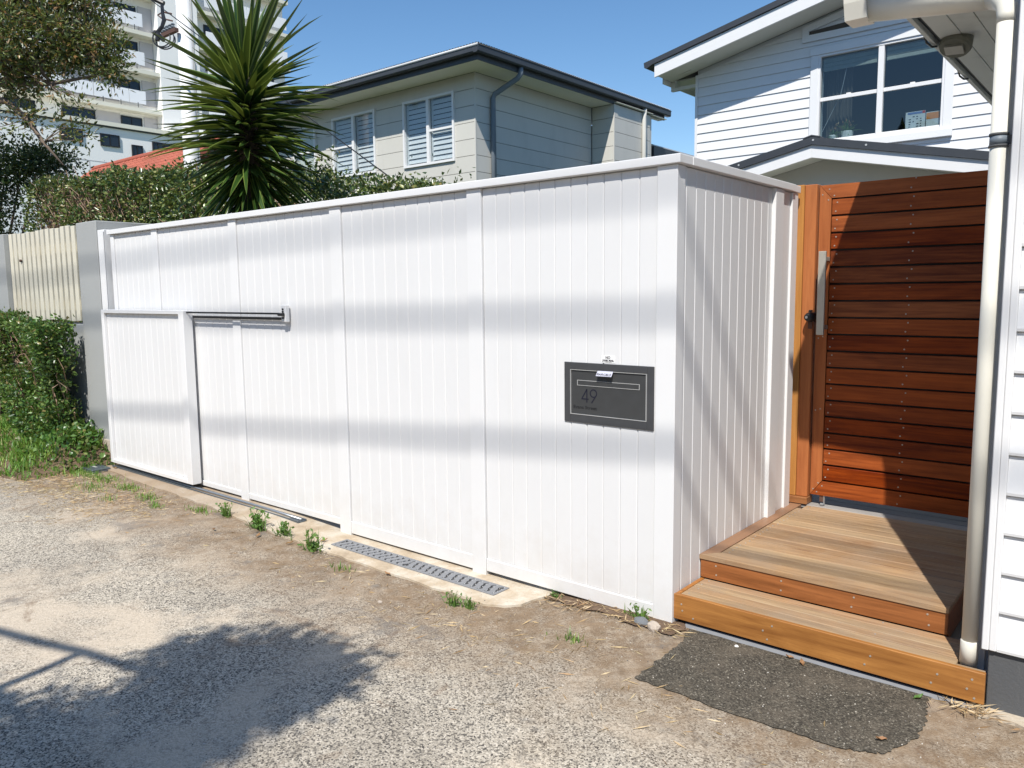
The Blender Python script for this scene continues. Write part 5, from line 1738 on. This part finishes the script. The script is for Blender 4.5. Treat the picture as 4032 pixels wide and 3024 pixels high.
def blade_mesh(L, wdt, droop, mi):
    segs = 6
    vs, fs, ms = [], [], []
    for i in range(segs + 1):
        t = i / segs
        ww = wdt * (0.55 + 0.9 * t if t < 0.4 else 0.91 * (1 - (t - 0.4) / 0.6) ** 0.75) + 0.0006
        ww = min(ww, wdt)
        z = -droop * t * t * L
        x = L * t * (1 - 0.12 * droop * t)
        fold = 0.30 * ww
        vs += [(x, -ww / 2, z + fold), (x, -ww * 0.36, z + fold * 0.75), (x, 0, z), (x, ww * 0.36, z + fold * 0.75), (x, ww / 2, z + fold)]
    for i in range(segs):
        for q in range(4):
            a = i * 5 + q
            fs.append((a, a + 1, a + 6, a + 5))
            ms.append(1 if q in (0, 3) else 0)
    me = bpy.data.meshes.new('leaf')
    me.from_pydata(vs, [], fs)
    me.materials.append(M['yucy'] if mi else M['yuc'])
    me.materials.append(M['yucy'] if mi else M['yuce'])
    me.polygons.foreach_set('material_index', ms)
    me.polygons.foreach_set('use_smooth', [True] * len(fs))
    return me


blades = [blade_mesh(0.70 + 0.03 * i, 0.068 + 0.005 * (i % 3), d, False) for i, d in enumerate((0.02, 0.06, 0.12, -0.03, 0.18))]
yblade = [blade_mesh(0.62, 0.055, 0.3, True), blade_mesh(0.5, 0.05, 0.5, True)]
nl = 298
for i in range(nl):
    t = i / (nl - 1)
    z = 2.42 + 1.14 * t
    az = i * 2.39996 + random.uniform(-.25, .25)
    if t < 0.10:
        el = radians(-80 + 250 * t) + random.uniform(-.18, .18)
    elif t < 0.36:
        el = radians(-52 + 38 * (t - 0.10) / 0.26) + random.uniform(-.18, .18)
    elif t < 0.82:
        el = radians(-14 + 26 * (t - 0.36) / 0.46) + random.uniform(-.16, .16)
    else:
        el = radians(16 + 68 * ((t - 0.82) / 0.18) ** 0.8) + random.uniform(-.15, .15)
    me = blades[random.randrange(5)]
    if t < 0.10 and random.random() < 0.45:
        me = yblade[random.randrange(2)]
    o = bpy.data.objects.new('leaf', me)
    s_ = random.uniform(0.88, 1.1) * (0.80 if t < 0.18 else (0.92 if t < 0.36 else 1.0)) * (1.06 if t > 0.8 else 1.0)
    o.scale = (s_, s_ * random.uniform(.9, 1.1), s_)
    o.rotation_euler = (random.uniform(-.45, .45), -el, az)
    place(o, yu, Vector((YX + 0.05 * cos(az), YYc + 0.05 * sin(az), z)))


iv, if_, im = [], [], []
for i in range(110):
    t = i / 109
    az = i * 2.39996 + 1.1
    el = radians(-48 + 75 * t) + random.uniform(-.25, .25)
    L = random.uniform(0.42, 0.66)
    d_ = Vector((cos(az) * cos(el), sin(az) * cos(el), sin(el)))
    sd_ = Vector((-sin(az), cos(az), 0))
    up_ = sd_.cross(d_)
    o_ = Vector((YX, YYc, 2.36 + 1.12 * t))
    k0 = len(iv)
    for (tt, ww) in ((0, 0.035), (0.45, 0.066), (0.8, 0.035), (1, 0.002)):
        c_ = o_ + d_ * L * tt - Vector((0, 0, 0.06 * L * tt * tt))
        iv += [c_ - sd_ * ww / 2 + up_ * ww * 0.2, c_, c_ + sd_ * ww / 2 + up_ * ww * 0.2]
    for q in range(3):
        for r_ in (0, 1):
            a_ = k0 + q * 3 + r_
            if_.append((a_, a_ + 1, a_ + 4, a_ + 3))
tag(raw('inner_leaves', [tuple(v) for v in iv], if_, M['yuc'], yu), kind='stuff')


# ------------------------------------------------------------------ hedges, trees
def hedge(name, label, x0, x1, y0, y1, top, z0, nleaf, lsize, mat, twigs, wob=0.12, cat='hedge', shell=0.85, bias=1.0):
    root = thing(name, label, cat, ((x0 + x1) / 2, (y0 + y1) / 2, z0))
    n = nleaf
    px = x0 + (x1 - x0) * rng.random(n)
    u = rng.random(n)
    topz = np.array([top(x) for x in px]) + wob * (np.sin(px * 3.1) * 0.4 + np.sin(px * 7.3 + 1) * 0.35 + rng.normal(size=n) * 0.25)
    # leaves sit mostly in a shell: front face, top and ends
    face = rng.random(n)
    py = np.where(face < 0.60, y0 + np.abs(rng.normal(size=n)) * 0.10 + 0.06 * np.sin(px * 4 + 5 * u), y0 + (y1 - y0) * rng.random(n))
    pz = np.where(face < 0.60, z0 + (topz - z0) * u, np.where(face < 0.9, topz - np.abs(rng.normal(size=n)) * 0.07, z0 + (topz - z0) * u))
    pxx = np.where(face >= 0.95, x0 + np.abs(rng.normal(size=n)) * 0.08, np.where((face >= 0.9), x1 - np.abs(rng.normal(size=n)) * 0.08, px))
    c = np.stack([pxx, py, pz], axis=1)
    # patchy gaps
    gap = np.sin(c[:, 0] * 5.3 + 2.0 * np.sin(c[:, 2] * 4.1)) + np.sin(c[:, 2] * 6.7 + c[:, 0] * 2.1)
    keep = (gap > -0.85) | (rng.random(n) < 0.25)
    c = c[keep]
    d = rand_dirs(len(c), 0.25)
    d[:, 1] -= 0.45
    vs, fs = leaves(c, d, lsize, lsize * 0.55)
    raw('foliage', vs, fs, mat, root)
    mb = MB()
    for i in range(twigs):
        xx = random.uniform(x0 + 0.05, x1 - 0.05) if i % 3 == 0 or cat != 'hedge' or not bias > 1 else random.uniform(x0 + 0.1, x0 + 0.42 * (x1 - x0))
        zt_ = top(xx)
        zz = random.uniform(z0 + 0.15 * (zt_ - z0), zt_ - 0.03)
        yy = y0 + random.uniform(0.0, 0.25)
        p = Vector((xx, yy + 0.1, zz - 0.25))
        q = p + Vector((random.uniform(-.22, .22), random.uniform(-.12, .02), random.uniform(.1, .32)))
        r = q + Vector((random.uniform(-.16, .16), random.uniform(-.07, .05), random.uniform(-.02, .18)))
        mb.tube([p, q, r], [0.007, 0.005, 0.0025], 4, False)
    tag(obj('twigs', mb, M['twig'], root, fix=False), kind='stuff')
    mb = MB()
    for i in range(max(3, int((x1 - x0) / 0.5))):
        xx = x0 + 0.2 + i * 0.5
        if xx > x1 - 0.1: break
        mb.tube([(xx, (y0 + y1) / 2 + random.uniform(-.1, .1), z0), (xx + random.uniform(-.1, .1), (y0 + y1) / 2, z0 + (top(xx) - z0) * 0.5), (xx + random.uniform(-.25, .25), (y0 + y1) / 2, top(xx) - 0.12)], [0.035, 0.025, 0.012], 6, False)
    tag(obj('stems', mb, M['bark'], root, fix=False), kind='stuff')
    # inner mass of shaded leaves
    n2 = int(nleaf * 0.5)
    c2 = np.stack([x0 + 0.05 + (x1 - x0 - 0.22) * rng.random(n2), y0 + 0.22 + (y1 - y0 - 0.3) * rng.random(n2), z0 + rng.random(n2) * 1.0], axis=1)
    tz = np.array([top(x) for x in c2[:, 0]])
    c2[:, 2] = z0 + (tz - z0 - 0.08) * rng.random(n2)
    vs, fs = leaves(c2, rand_dirs(n2), lsize * 1.5, lsize * 0.95)
    raw('inner_foliage', vs, fs, mat, root)
    return root


hedge('tall_hedge', 'tall clipped hedge with bare twiggy patches behind the grey pier and white fence', -12.6, -6.0, 1.75, 2.9,
      lambda x: 3.40 - 0.055 * (x + 12.6) - 0.05 * max(x + 8.0, 0), 0.0, 40000, 0.062, M['hedge'], 2400, bias=2)
hedge('small_hedge', 'shorter leafy hedge tips showing above the white fence right of the yucca', -5.95, -3.55, 1.80, 2.7,
      lambda x: 2.80 - 0.10 * (x + 5.9), 0.0, 11000, 0.05, M['hedge'], 120, 0.2)
hedge('low_hedge', 'low bushy green hedge in front of the slatted wall beside the driveway', -10.6, -6.30, -0.42, -0.06,
      lambda x: 1.34 + 0.03 * sin(x * 3), 0.28, 30000, 0.042, M['lowhedge'], 320, 0.06)


def crown(blobs, n, lsize, lw, mat, parent, cluster=18, spread=0.10, up=0.25):
    cs = []
    wts = np.array([b[3] for b in blobs], dtype=float)
    wts /= wts.sum()
    nc = max(1, n // cluster)
    pick = rng.choice(len(blobs), nc, p=wts)
    ctr = np.zeros((nc, 3))
    for i, k in enumerate(pick):
        p, rx_, rz_ = Vector(blobs[k][0]), blobs[k][1], blobs[k][2]
        d = rng.normal(size=3)
        d /= np.linalg.norm(d)
        d *= rng.random() ** 0.42
        ctr[i] = (p.x + d[0] * rx_, p.y + d[1] * rx_, p.z + d[2] * rz_)
    c = np.repeat(ctr, cluster, axis=0) + rng.normal(size=(nc * cluster, 3)) * spread
    d = c - np.repeat(ctr, cluster, axis=0) + rand_dirs(nc * cluster) * 0.08
    d[:, 2] += up * spread
    vs, fs = leaves(c, d, lsize, lw)
    raw('crown', vs, fs, mat, parent)
    return ctr


# large tree overhanging from the left
tb = [(P(-260, -60, 12.2), 1.4, 1.0, 6), (P(70, -60, 12.0), 0.95, 0.75, 6), (P(320, -10, 12.0), 0.55, 0.50, 2.8), (P(100, 170, 11.8), 0.9, 0.52, 5), (P(320, 190, 11.9), 0.46, 0.32, 1.9),
      (P(60, 300, 11.9), 0.6, 0.30, 1.5), (P(450, 175, 11.9), 0.22, 0.2, 0.4), (P(440, 290, 11.9), 0.2, 0.12, 0.25), (P(270, 400, 11.8), 0.36, 0.22, 0.30), (P(300, 520, 11.8), 0.30, 0.22, 0.25), (P(60, 480, 11.9), 0.55, 0.22, 0.30)]
lt = thing('spreading_tree', 'large spreading tree with small olive and brownish leaves at the top left', 'tree', (-13.2, 0.9, 0))
ctr = crown(tb, 24000, 0.085, 0.032, M['tree'], lt, 20, 0.085)
tk = MB()
base = P(-620, 900, 12.3)
base.z = 0
tk.tube([base, (base.x + 0.1, base.y, 1.8), P(-330, 420, 12.2), P(-280, 120, 12.2)], [0.26, 0.21, 0.17, 0.10], 12)
obj('trunk', tk, M['bark'], lt, smooth=True)
hub = P(-320, 430, 12.2)
for tgt in ((P(60, 300, 11.9), P(280, 170, 11.9)), (P(-60, 120, 12), P(120, -60, 12)), (P(20, 395, 11.9), P(110, 470, 11.8), P(170, 560, 11.8), P(250, 650, 11.75)), (P(-40, 330, 12), P(200, 330, 11.8), P(420, 290, 11.9))):
    pts = [hub] + list(tgt)
    obj('branch', MB().tube(pts, [0.07 - 0.058 * i / (len(pts) - 1) for i in range(len(pts))], 7), M['bark'], lt, smooth=True)
mb = MB()
anch = [P(60, 300, 11.9), P(280, 170, 11.9), P(-60, 120, 12), P(120, -60, 12), P(110, 470, 11.8), P(170, 560, 11.8), P(200, 330, 11.8), P(30, 380, 11.9), P(0, 200, 12)]
for cpt in ctr[::2]:
    v = Vector(cpt)
    a = min(anch, key=lambda q: (q - v).length)
    m1 = a.lerp(v, 0.55) + Vector(rng.normal(size=3)) * 0.05
    mb.tube([a, m1, v], [0.010, 0.006, 0.003], 4, False)
tag(obj('twigs', mb, M['bark'], lt, fix=False), kind='stuff')

ds = thing('dark_shrub', 'dense dark green shrub filling the gap under the spreading tree at the left edge', 'shrub', (-13.0, 1.3, 0))
crown([(P(30, 660, 14.5), 0.75, 0.45, 4), (P(190, 640, 14.8), 0.55, 0.28, 2.0), (P(-60, 840, 14.2), 0.62, 0.7, 3), (P(-70, 1050, 14.0), 0.5, 0.9, 3), (P(-300, 800, 14.3), 1.2, 1.0, 4)], 13000, 0.075, 0.042, M['shrub'], ds, 14, 0.11)
mb = MB()
for q in range(5):
    b_ = P(-160 + 40 * q, 900, 14.3)
    b_.z = 0
    mb.tube([b_, b_ + Vector((0.1, 0, 1.5)), P(-100 + 60 * q, 690, 14.5)], [0.05, 0.04, 0.015], 6)
tag(obj('stems', mb, M['bark'], ds), kind='stuff')

# street tree behind the camera whose crown shades the driveway


def up_sun(gx, gy, h):
    return Vector((gx + 0.448 / 1.42 * h, gy - 1.0 / 1.42 * h, h))


stt = thing('street_tree', 'young street tree standing behind the camera and shading the driveway', 'tree', (0.35, -5.3, 0))
bl = []
for (gx, gy, rr, wgt) in ((-1.25, -1.50, 0.30, 3), (-0.98, -1.46, 0.27, 4), (-1.10, -2.08, 0.32, 4), (-0.85, -1.95, 0.22, 2), (-1.0, -2.45, 0.4, 5), (-1.35, -2.5, 0.4, 4), (-0.9, -1.32, 0.14, 0.8), (-1.15, -1.28, 0.12, 0.7), (-1.5, -1.58, 0.16, 0.8)):
    h = random.uniform(3.6, 4.4)
    bl.append((up_sun(gx, gy, h), rr * 1.05, rr * 0.9, wgt))
ct_ = crown(bl, 13000, 0.07, 0.035, M['tree'], stt, 12, 0.05)
obj('trunk', MB().tube([(0.35, -5.3, 0), (0.33, -5.2, 1.6), up_sun(-1.0, -2.45, 3.6), up_sun(-1.0, -1.9, 4.1)], [0.09, 0.075, 0.05, 0.03], 10), M['bark'], stt, smooth=True)
for pts in ([(-1.9, -1.86), (-2.15, -1.94), (-2.45, -2.02), (-3.0, -2.2)], [(-1.89, -1.865), (-1.84, -2.05), (-1.82, -2.2), (-1.74, -2.23), (-1.5, -2.235), (-1.3, -2.24)], [(-1.35, -1.72), (-1.62, -1.80), (-1.9, -1.86)]):
    obj('branch', MB().tube([up_sun(a, b_, 3.75) for a, b_ in pts], [0.028] * len(pts), 7), M['bark'], stt)  # unseen, laid out along the sun to cast stick shadows on the driveway
mb = MB()
for cpt in ct_[::4]:
    v = Vector(cpt)
    a = min([up_sun(-1.0, -2.45, 3.6), up_sun(-1.0, -1.9, 4.1), up_sun(-1.35, -1.72, 3.75)], key=lambda q: (q - v).length)
    mb.tube([a, a.lerp(v, 0.5) + Vector((0, 0, 0.03)), v], [0.009, 0.006, 0.003], 4, False)
tag(obj('twigs', mb, M['bark'], stt, fix=False), kind='stuff')

# ------------------------------------------------------------------ grey pier and slatted wall on the left
sw = thing('slatted_wall', 'grey rendered wall with cream vertical slat infill and broad end pier at the left', 'wall', (-7.2, 0.1, 0))
bx('pier', -6.325, -5.893, 0.0, 0.62, 0.0, 2.255, M['greypier'], sw, 0.006)
bx('pier', -8.75, -8.26, 0.0, 0.4, 0.0, 2.262, M['greypier'], sw, 0.006)
bx('plinth', -8.259, -6.326, 0.03, 0.28, 0.0, 1.295, M['greypier'], sw, 0.004)
bx('plinth', -14.0, -8.751, 0.03, 0.28, 0.0, 1.295, M['greypier'], sw, 0.004)
ns = 15
pw = (8.255 - 6.33) / ns
for k in range(ns):
    x0 = -8.255 + k * pw
    bx('slat', x0 + 0.004, x0 + 0.086, 0.052, 0.072, 1.325 + random.uniform(-.006, .006), 2.255 + random.uniform(-.008, .006), M['slat'], sw, 0.003)
for zz in (1.48, 2.05):
    bx('slat_rail', -8.258, -6.327, 0.0735, 0.1270, zz - 0.05, zz + 0.05, M['slat'], sw, 0.003)
for k in range(8):
    bx('slat', -10.9 + k * pw, -10.9 + k * pw + 0.086, 0.052, 0.072, 1.325, 2.255, M['slat'], sw, 0.003)
obj('bolt', MB().tube([(-7.92, 0.052, 1.96), (-7.92, 0.034, 1.96)], 0.014, 8), M['hardware'], sw)
bx('pier_footing', -6.2, -5.895, -0.012, -0.0005, -0.02, 0.22, M['stone'], sw, 0.004)

# ------------------------------------------------------------------ ground cover and small things
def blades_patch(name, pts, hmin, hmax, wdt, mat, lean=0.5, kind='stuff', parent=None, curl=0.0):
    n = len(pts)
    pts = np.asarray(pts)
    az = rng.random(n) * 2 * pi
    h = hmin + (hmax - hmin) * rng.random(n)
    le = lean * rng.random(n)
    dirx, diry = np.cos(az), np.sin(az)
    b0 = pts + np.stack([-diry, dirx, 0 * az], 1) * wdt / 2
    b1 = pts - np.stack([-diry, dirx, 0 * az], 1) * wdt / 2
    mid = pts + np.stack([dirx * h * le * 0.4, diry * h * le * 0.4, h * 0.6], 1)
    m0 = mid + np.stack([-diry, dirx, 0 * az], 1) * wdt * 0.4
    m1 = mid - np.stack([-diry, dirx, 0 * az], 1) * wdt * 0.4
    tip = pts + np.stack([dirx * h * le, diry * h * le, h * (1 - curl)], 1)
    vs = np.stack([b0, b1, m1, m0, tip], 1).reshape(-1, 3)
    i = np.arange(n)[:, None] * 5
    fs = np.concatenate([i + np.array([[0, 1, 2]]), i + np.array([[0, 2, 3]]), i + np.array([[3, 2, 4]])], 0)
    o = raw(name, vs, fs, mat, parent)
    if kind: o['kind'] = kind
    return o


def bank(x, y):
    return max(0.0, 0.26 * sstep(-0.85, -0.25, y + 0.08 * sin(3 * x)) * (1 - sstep(-6.15, -5.78, x)))


gpts = []
while len(gpts) < 11000:
    x = random.uniform(-9.8, -5.70)
    y = random.uniform(-0.86, 0.0)
    if y > -0.05 and x > -5.9: continue
    d = sstep(-0.86, -0.55, y + 0.10 * sin(x * 5) + 0.06 * sin(x * 13)) * (1 if x < -5.95 else 0.45)
    cl = 0.5 + 0.5 * sin(x * 9 + 3 * sin(y * 11)) * sin(y * 14 + x * 3)
    if random.random() < d * (0.35 + 0.65 * cl):
        gpts.append((x, y, bank(x, y) - 0.005))
blades_patch('grass', gpts, 0.03, 0.10, 0.010, M['grass'], 1.5)
# broad weed leaves in the grass
wp = np.array([(random.gauss(-6.15, 0.28), random.gauss(-0.22, 0.16), 0) for _ in range(900)])
wp = np.array([p for p in wp if p[1] < -0.02 and p[0] < -5.72])
wp[:, 2] = [bank(p[0], p[1]) + random.uniform(0.0, 0.10) for p in wp]
lv, lf = leaves(wp, rand_dirs(len(wp), 0.5), 0.05, 0.035)
tag(raw('ground_cover', lv, lf, M['lowhedge']), kind='stuff')
# thin grass tufts in the litter in front of the concrete
tp = []
for (cx_, cy_, s_, n_) in ((-5.55, -0.36, 0.13, 180), (-5.25, -0.36, 0.12, 200), (-4.75, -0.37, 0.09, 160), (-4.3, -0.42, 0.08, 120), (-5.0, -0.55, 0.12, 110), (-4.0, -0.50, 0.05, 50), (-3.62, -0.36, 0.06, 90), (-5.75, -0.42, 0.14, 200), (-4.5, -0.62, 0.06, 40), (-0.28, -0.42, 0.045, 40), (-1.9, -0.42, 0.04, 30)):
    for _ in range(n_):
        x, y = random.gauss(cx_, s_), random.gauss(cy_, s_ * 0.45)
        tp.append((x, y, gz(x, y)))
blades_patch('grass_tufts', tp, 0.015, 0.05, 0.005, M['grass'], 1.1)
# straw and leaf litter
sp_ = []
while len(sp_) < 4200:
    x = random.uniform(-8.5, -3.4)
    y = random.gauss(-0.66, 0.20)
    if y > -0.22 or y < -1.25: continue
    if random.random() < (1 - sstep(-4.6, -3.4, x)) * (0.4 + 0.6 * (0.5 + 0.5 * sin(x * 6 + 4 * sin(y * 9)))):
        sp_.append((x, y, 0.006 + random.uniform(0, 0.008)))
for _ in range(500):
    x = random.gauss(-0.9, 1.0)
    sp_.append((x, random.gauss(-0.62, 0.25), 0.004 + gz(x, -0.6)))
for _ in range(260):
    x = random.uniform(-0.85, 0.12)
    sp_.append((x, random.uniform(-0.14, 0.0), 0.014 + gz(x, -0.1)))
for _ in range(90):
    sp_.append((random.gauss(1.22, 0.05), random.gauss(-0.02, 0.02), 0.02))
sp_ = np.array([p for p in sp_ if not (p[0] < -0.7 and p[1] > -0.3 and p[2] < 0.01) and p[1] < 0.0])
d = rand_dirs(len(sp_))
d[:, 2] *= 0.10
lv, lf = leaves(sp_, d, 0.055, 0.0045, 0.1, 0.6)
tag(raw('straw_litter', lv, lf, M['straw']), kind='stuff')
# loose grit over the paving
ng = 9000
gxy = np.stack([-4.5 + 5.8 * rng.random(ng), -2.45 + 2.35 * rng.random(ng)], 1)
gs_ = 0.0014 + 0.0030 * rng.random(ng) ** 2.5
gzv = np.array([gz(x, y) + (0.005 if 0.1 < x < 1.1 and y > -0.55 else 0) + (0.012 if (y > -0.3 and -5.7 < x < -0.75) else 0) for x, y in gxy])
tetra = np.array([[1, 0, -0.35], [-0.5, 0.87, -0.35], [-0.5, -0.87, -0.35], [0, 0, 0.75]])
an = rng.random(ng) * 6.28
ca_, sa_ = np.cos(an)[:, None], np.sin(an)[:, None]
tv = np.stack([tetra[None, :, 0] * ca_ - tetra[None, :, 1] * sa_, tetra[None, :, 0] * sa_ + tetra[None, :, 1] * ca_, np.repeat(tetra[None, :, 2], ng, 0)], 2) * gs_[:, None, None] * (0.7 + 0.6 * rng.random((ng, 4, 1)))
tv += np.stack([gxy[:, 0], gxy[:, 1], gzv + gs_ * 0.25], 1)[:, None, :]
ii = np.arange(ng)[:, None] * 4
tag(raw('grit', tv.reshape(-1, 3), np.concatenate([ii + np.array([[0, 1, 3]]), ii + np.array([[1, 2, 3]]), ii + np.array([[2, 0, 3]])], 0), M['gritm']), kind='stuff')

# individual weeds along the edge of the concrete
weeds = [(-3.36, -0.31, 0.15, 26, 'flat green weed patch nearest the end of the dark gate track'),
         (-2.93, -0.33, 0.20, 40, 'bushy grassy weed between the track end and the drain'),
         (-2.67, -0.30, 0.16, 24, 'round leaved weed just left of the drain grate'),
         (-2.34, -0.33, 0.19, 26, 'clover like weed at the left corner of the drain grate'),
         (-1.03, -0.41, 0.12, 16, 'narrow bladed weed tuft below the right end of the drain grate'),
         (-0.94, -0.385, 0.10, 14, 'small upright sprig beside the right end of the drain grate'),
         (-0.66, -0.03, 0.07, 12, 'tiny weed sprig against the fence just right of the drain concrete'),
         (-0.155, -0.045, 0.12, 16, 'small leafy weed growing at the foot of the fence corner')]
for (x, y, h, n_, lab) in weeds:
    h *= 0.74
    z = gz(x, y)
    root = thing('weed', lab, 'weed', (x, y, z), 'weeds along the foot of the fence')
    cpts = np.array([(x + random.gauss(0, h * 0.32), y + random.gauss(0, h * 0.15), z + random.uniform(0.15, 0.8) * h * (1 if q % 3 else 0.4)) for q in range(n_ * 2)])
    lv, lf = leaves(cpts, rand_dirs(n_ * 2, 0.5), h * 0.24, h * 0.14)
    raw('leaves', lv, lf, M['weed'], root)
    mb = MB()
    for q in cpts[::2]:
        mb.tube([(x + random.gauss(0, 0.008), y + random.gauss(0, 0.006), z), tuple(q)], 0.0016, 4, False)
    tag(obj('stems', mb, M['weed'], root, fix=False), kind='stuff')
    bp = [(x + random.gauss(0, h * 0.3), y + random.gauss(0, h * 0.12), z) for _ in range(n_)]
    blades_patch('blades', bp, h * 0.4, h * 0.95, 0.006, M['weed'], 0.9, None, root)

# fallen leaves
fl_spots = [(-2.78, -0.42, 'dry orange leaf lying on the dirt between two weeds'), (-2.52, -0.36, 'curled brown leaf between the round leaved weed and the drain'), (-2.38, -0.20, 'small tan leaf resting on the concrete at the left end of the drain'),
            (-1.62, -0.33, 'brown leaf on the pale concrete edge below the middle of the drain'), (-3.1, -0.55, 'tan leaf on the dirt below the end of the gate track'), (-5.55, -0.12, 'rusty leaf at the foot of the sliding gate beside the cover plate'),
            (0.56, -0.01, 'pale crumpled leaf on the edge of the dark asphalt under the step'), (0.62, -0.03, 'brown crumpled leaf on the edge of the dark asphalt under the step'), (1.06, -0.035, 'dark green fallen leaf at the right end of the bottom step'), (1.03, -0.42, 'pale leaf scrap near the right tip of the dark asphalt patch')]
for i, (x, y, lab) in enumerate(fl_spots):
    z = gz(x, y) + (0.014 if (y > -0.3 and x < -0.75) else 0.006)
    L, wv_ = random.uniform(0.030, 0.050), random.uniform(0.008, 0.014)
    a = random.uniform(0, 2 * pi)
    ca, sa = cos(a), sin(a)
    mb = MB()
    vs = []
    for t, ww, hh in ((0, 0.05, 0.002), (0.3, 0.9, 0.006), (0.6, 1.0, 0.004), (0.85, 0.5, 0.010), (1.0, 0.05, 0.014)):
        for s_ in (-1, 0, 1):
            u, v = L * (t - 0.5), s_ * wv_ * ww
            vs.append((x + ca * u - sa * v, y + sa * u + ca * v, z + hh + (0.006 if s_ else 0)))
    fs = []
    for q in range(4):
        for s_ in range(2):
            b_ = q * 3 + s_
            fs.append((b_, b_ + 1, b_ + 4, b_ + 3))
    mb.add(vs, fs)
    o = obj('fallen_leaf', mb, M['weed'] if i == 8 else M['deadleaf'], fix=False)
    tag(o, lab, 'leaf', 'fallen leaves on the driveway')

# stones


def rock(name, x, y, z, s_, mat, lab, flat=0.6):
    bm = bmesh.new()
    bmesh.ops.create_icosphere(bm, subdivisions=2, radius=1.0)
    for v in bm.verts:
        f = 1 + random.uniform(-.16, .16)
        v.co = Vector((v.co.x * s_ * f, v.co.y * s_ * 0.75 * f, v.co.z * s_ * flat * f))
    me = bpy.data.meshes.new(name)
    bm.to_mesh(me)
    bm.free()
    me.materials.append(mat)
    o = bpy.data.objects.new(name, me)
    tag(o, lab, 'stone', 'loose stones along the driveway edge')
    return place(o, None, Vector((x, y, z + s_ * flat * 0.6)))


rock('stone', -0.115, -0.085, 0, 0.036, M['bluestone'], 'dark grey stone at the foot of the weed by the fence corner')
rock('stone', -0.035, -0.105, 0, 0.034, M['stone'], 'tan broken stone in the dirt at the fence corner', 0.8)
rock('stone', 0.335, -0.035, 0, 0.011, M['pot'], 'small white pebble on the dark asphalt under the step')
rock('stone', -1.35, -0.62, gz(-1.35, -0.62), 0.014, M['stone'], 'small pale stone on the driveway below the right end of the drain')
rock('stone', -6.95, -0.42, 0.15, 0.05, M['stone'], 'broken tan stone lying in the grass under the low hedge')

# service cover plate in the grass
cp = thing('cover_plate', 'tilted grey rectangular service pit cover in the grass at the foot of the sliding gate', 'cover plate', (-5.69, -0.24, 0.0))
mb = MB().box(-5.83, -5.56, -0.315, -0.155, 0.012, 0.030, 0.003)
obj('lid', mb, M['track'], cp)
obj('pit_frame', MB().box(-5.845, -5.545, -0.328, -0.142, 0.0, 0.0118), M['greybase'], cp)
bx('lift_slot', -5.73, -5.66, -0.245, -0.225, 0.0305, 0.033, M['edge'], cp)
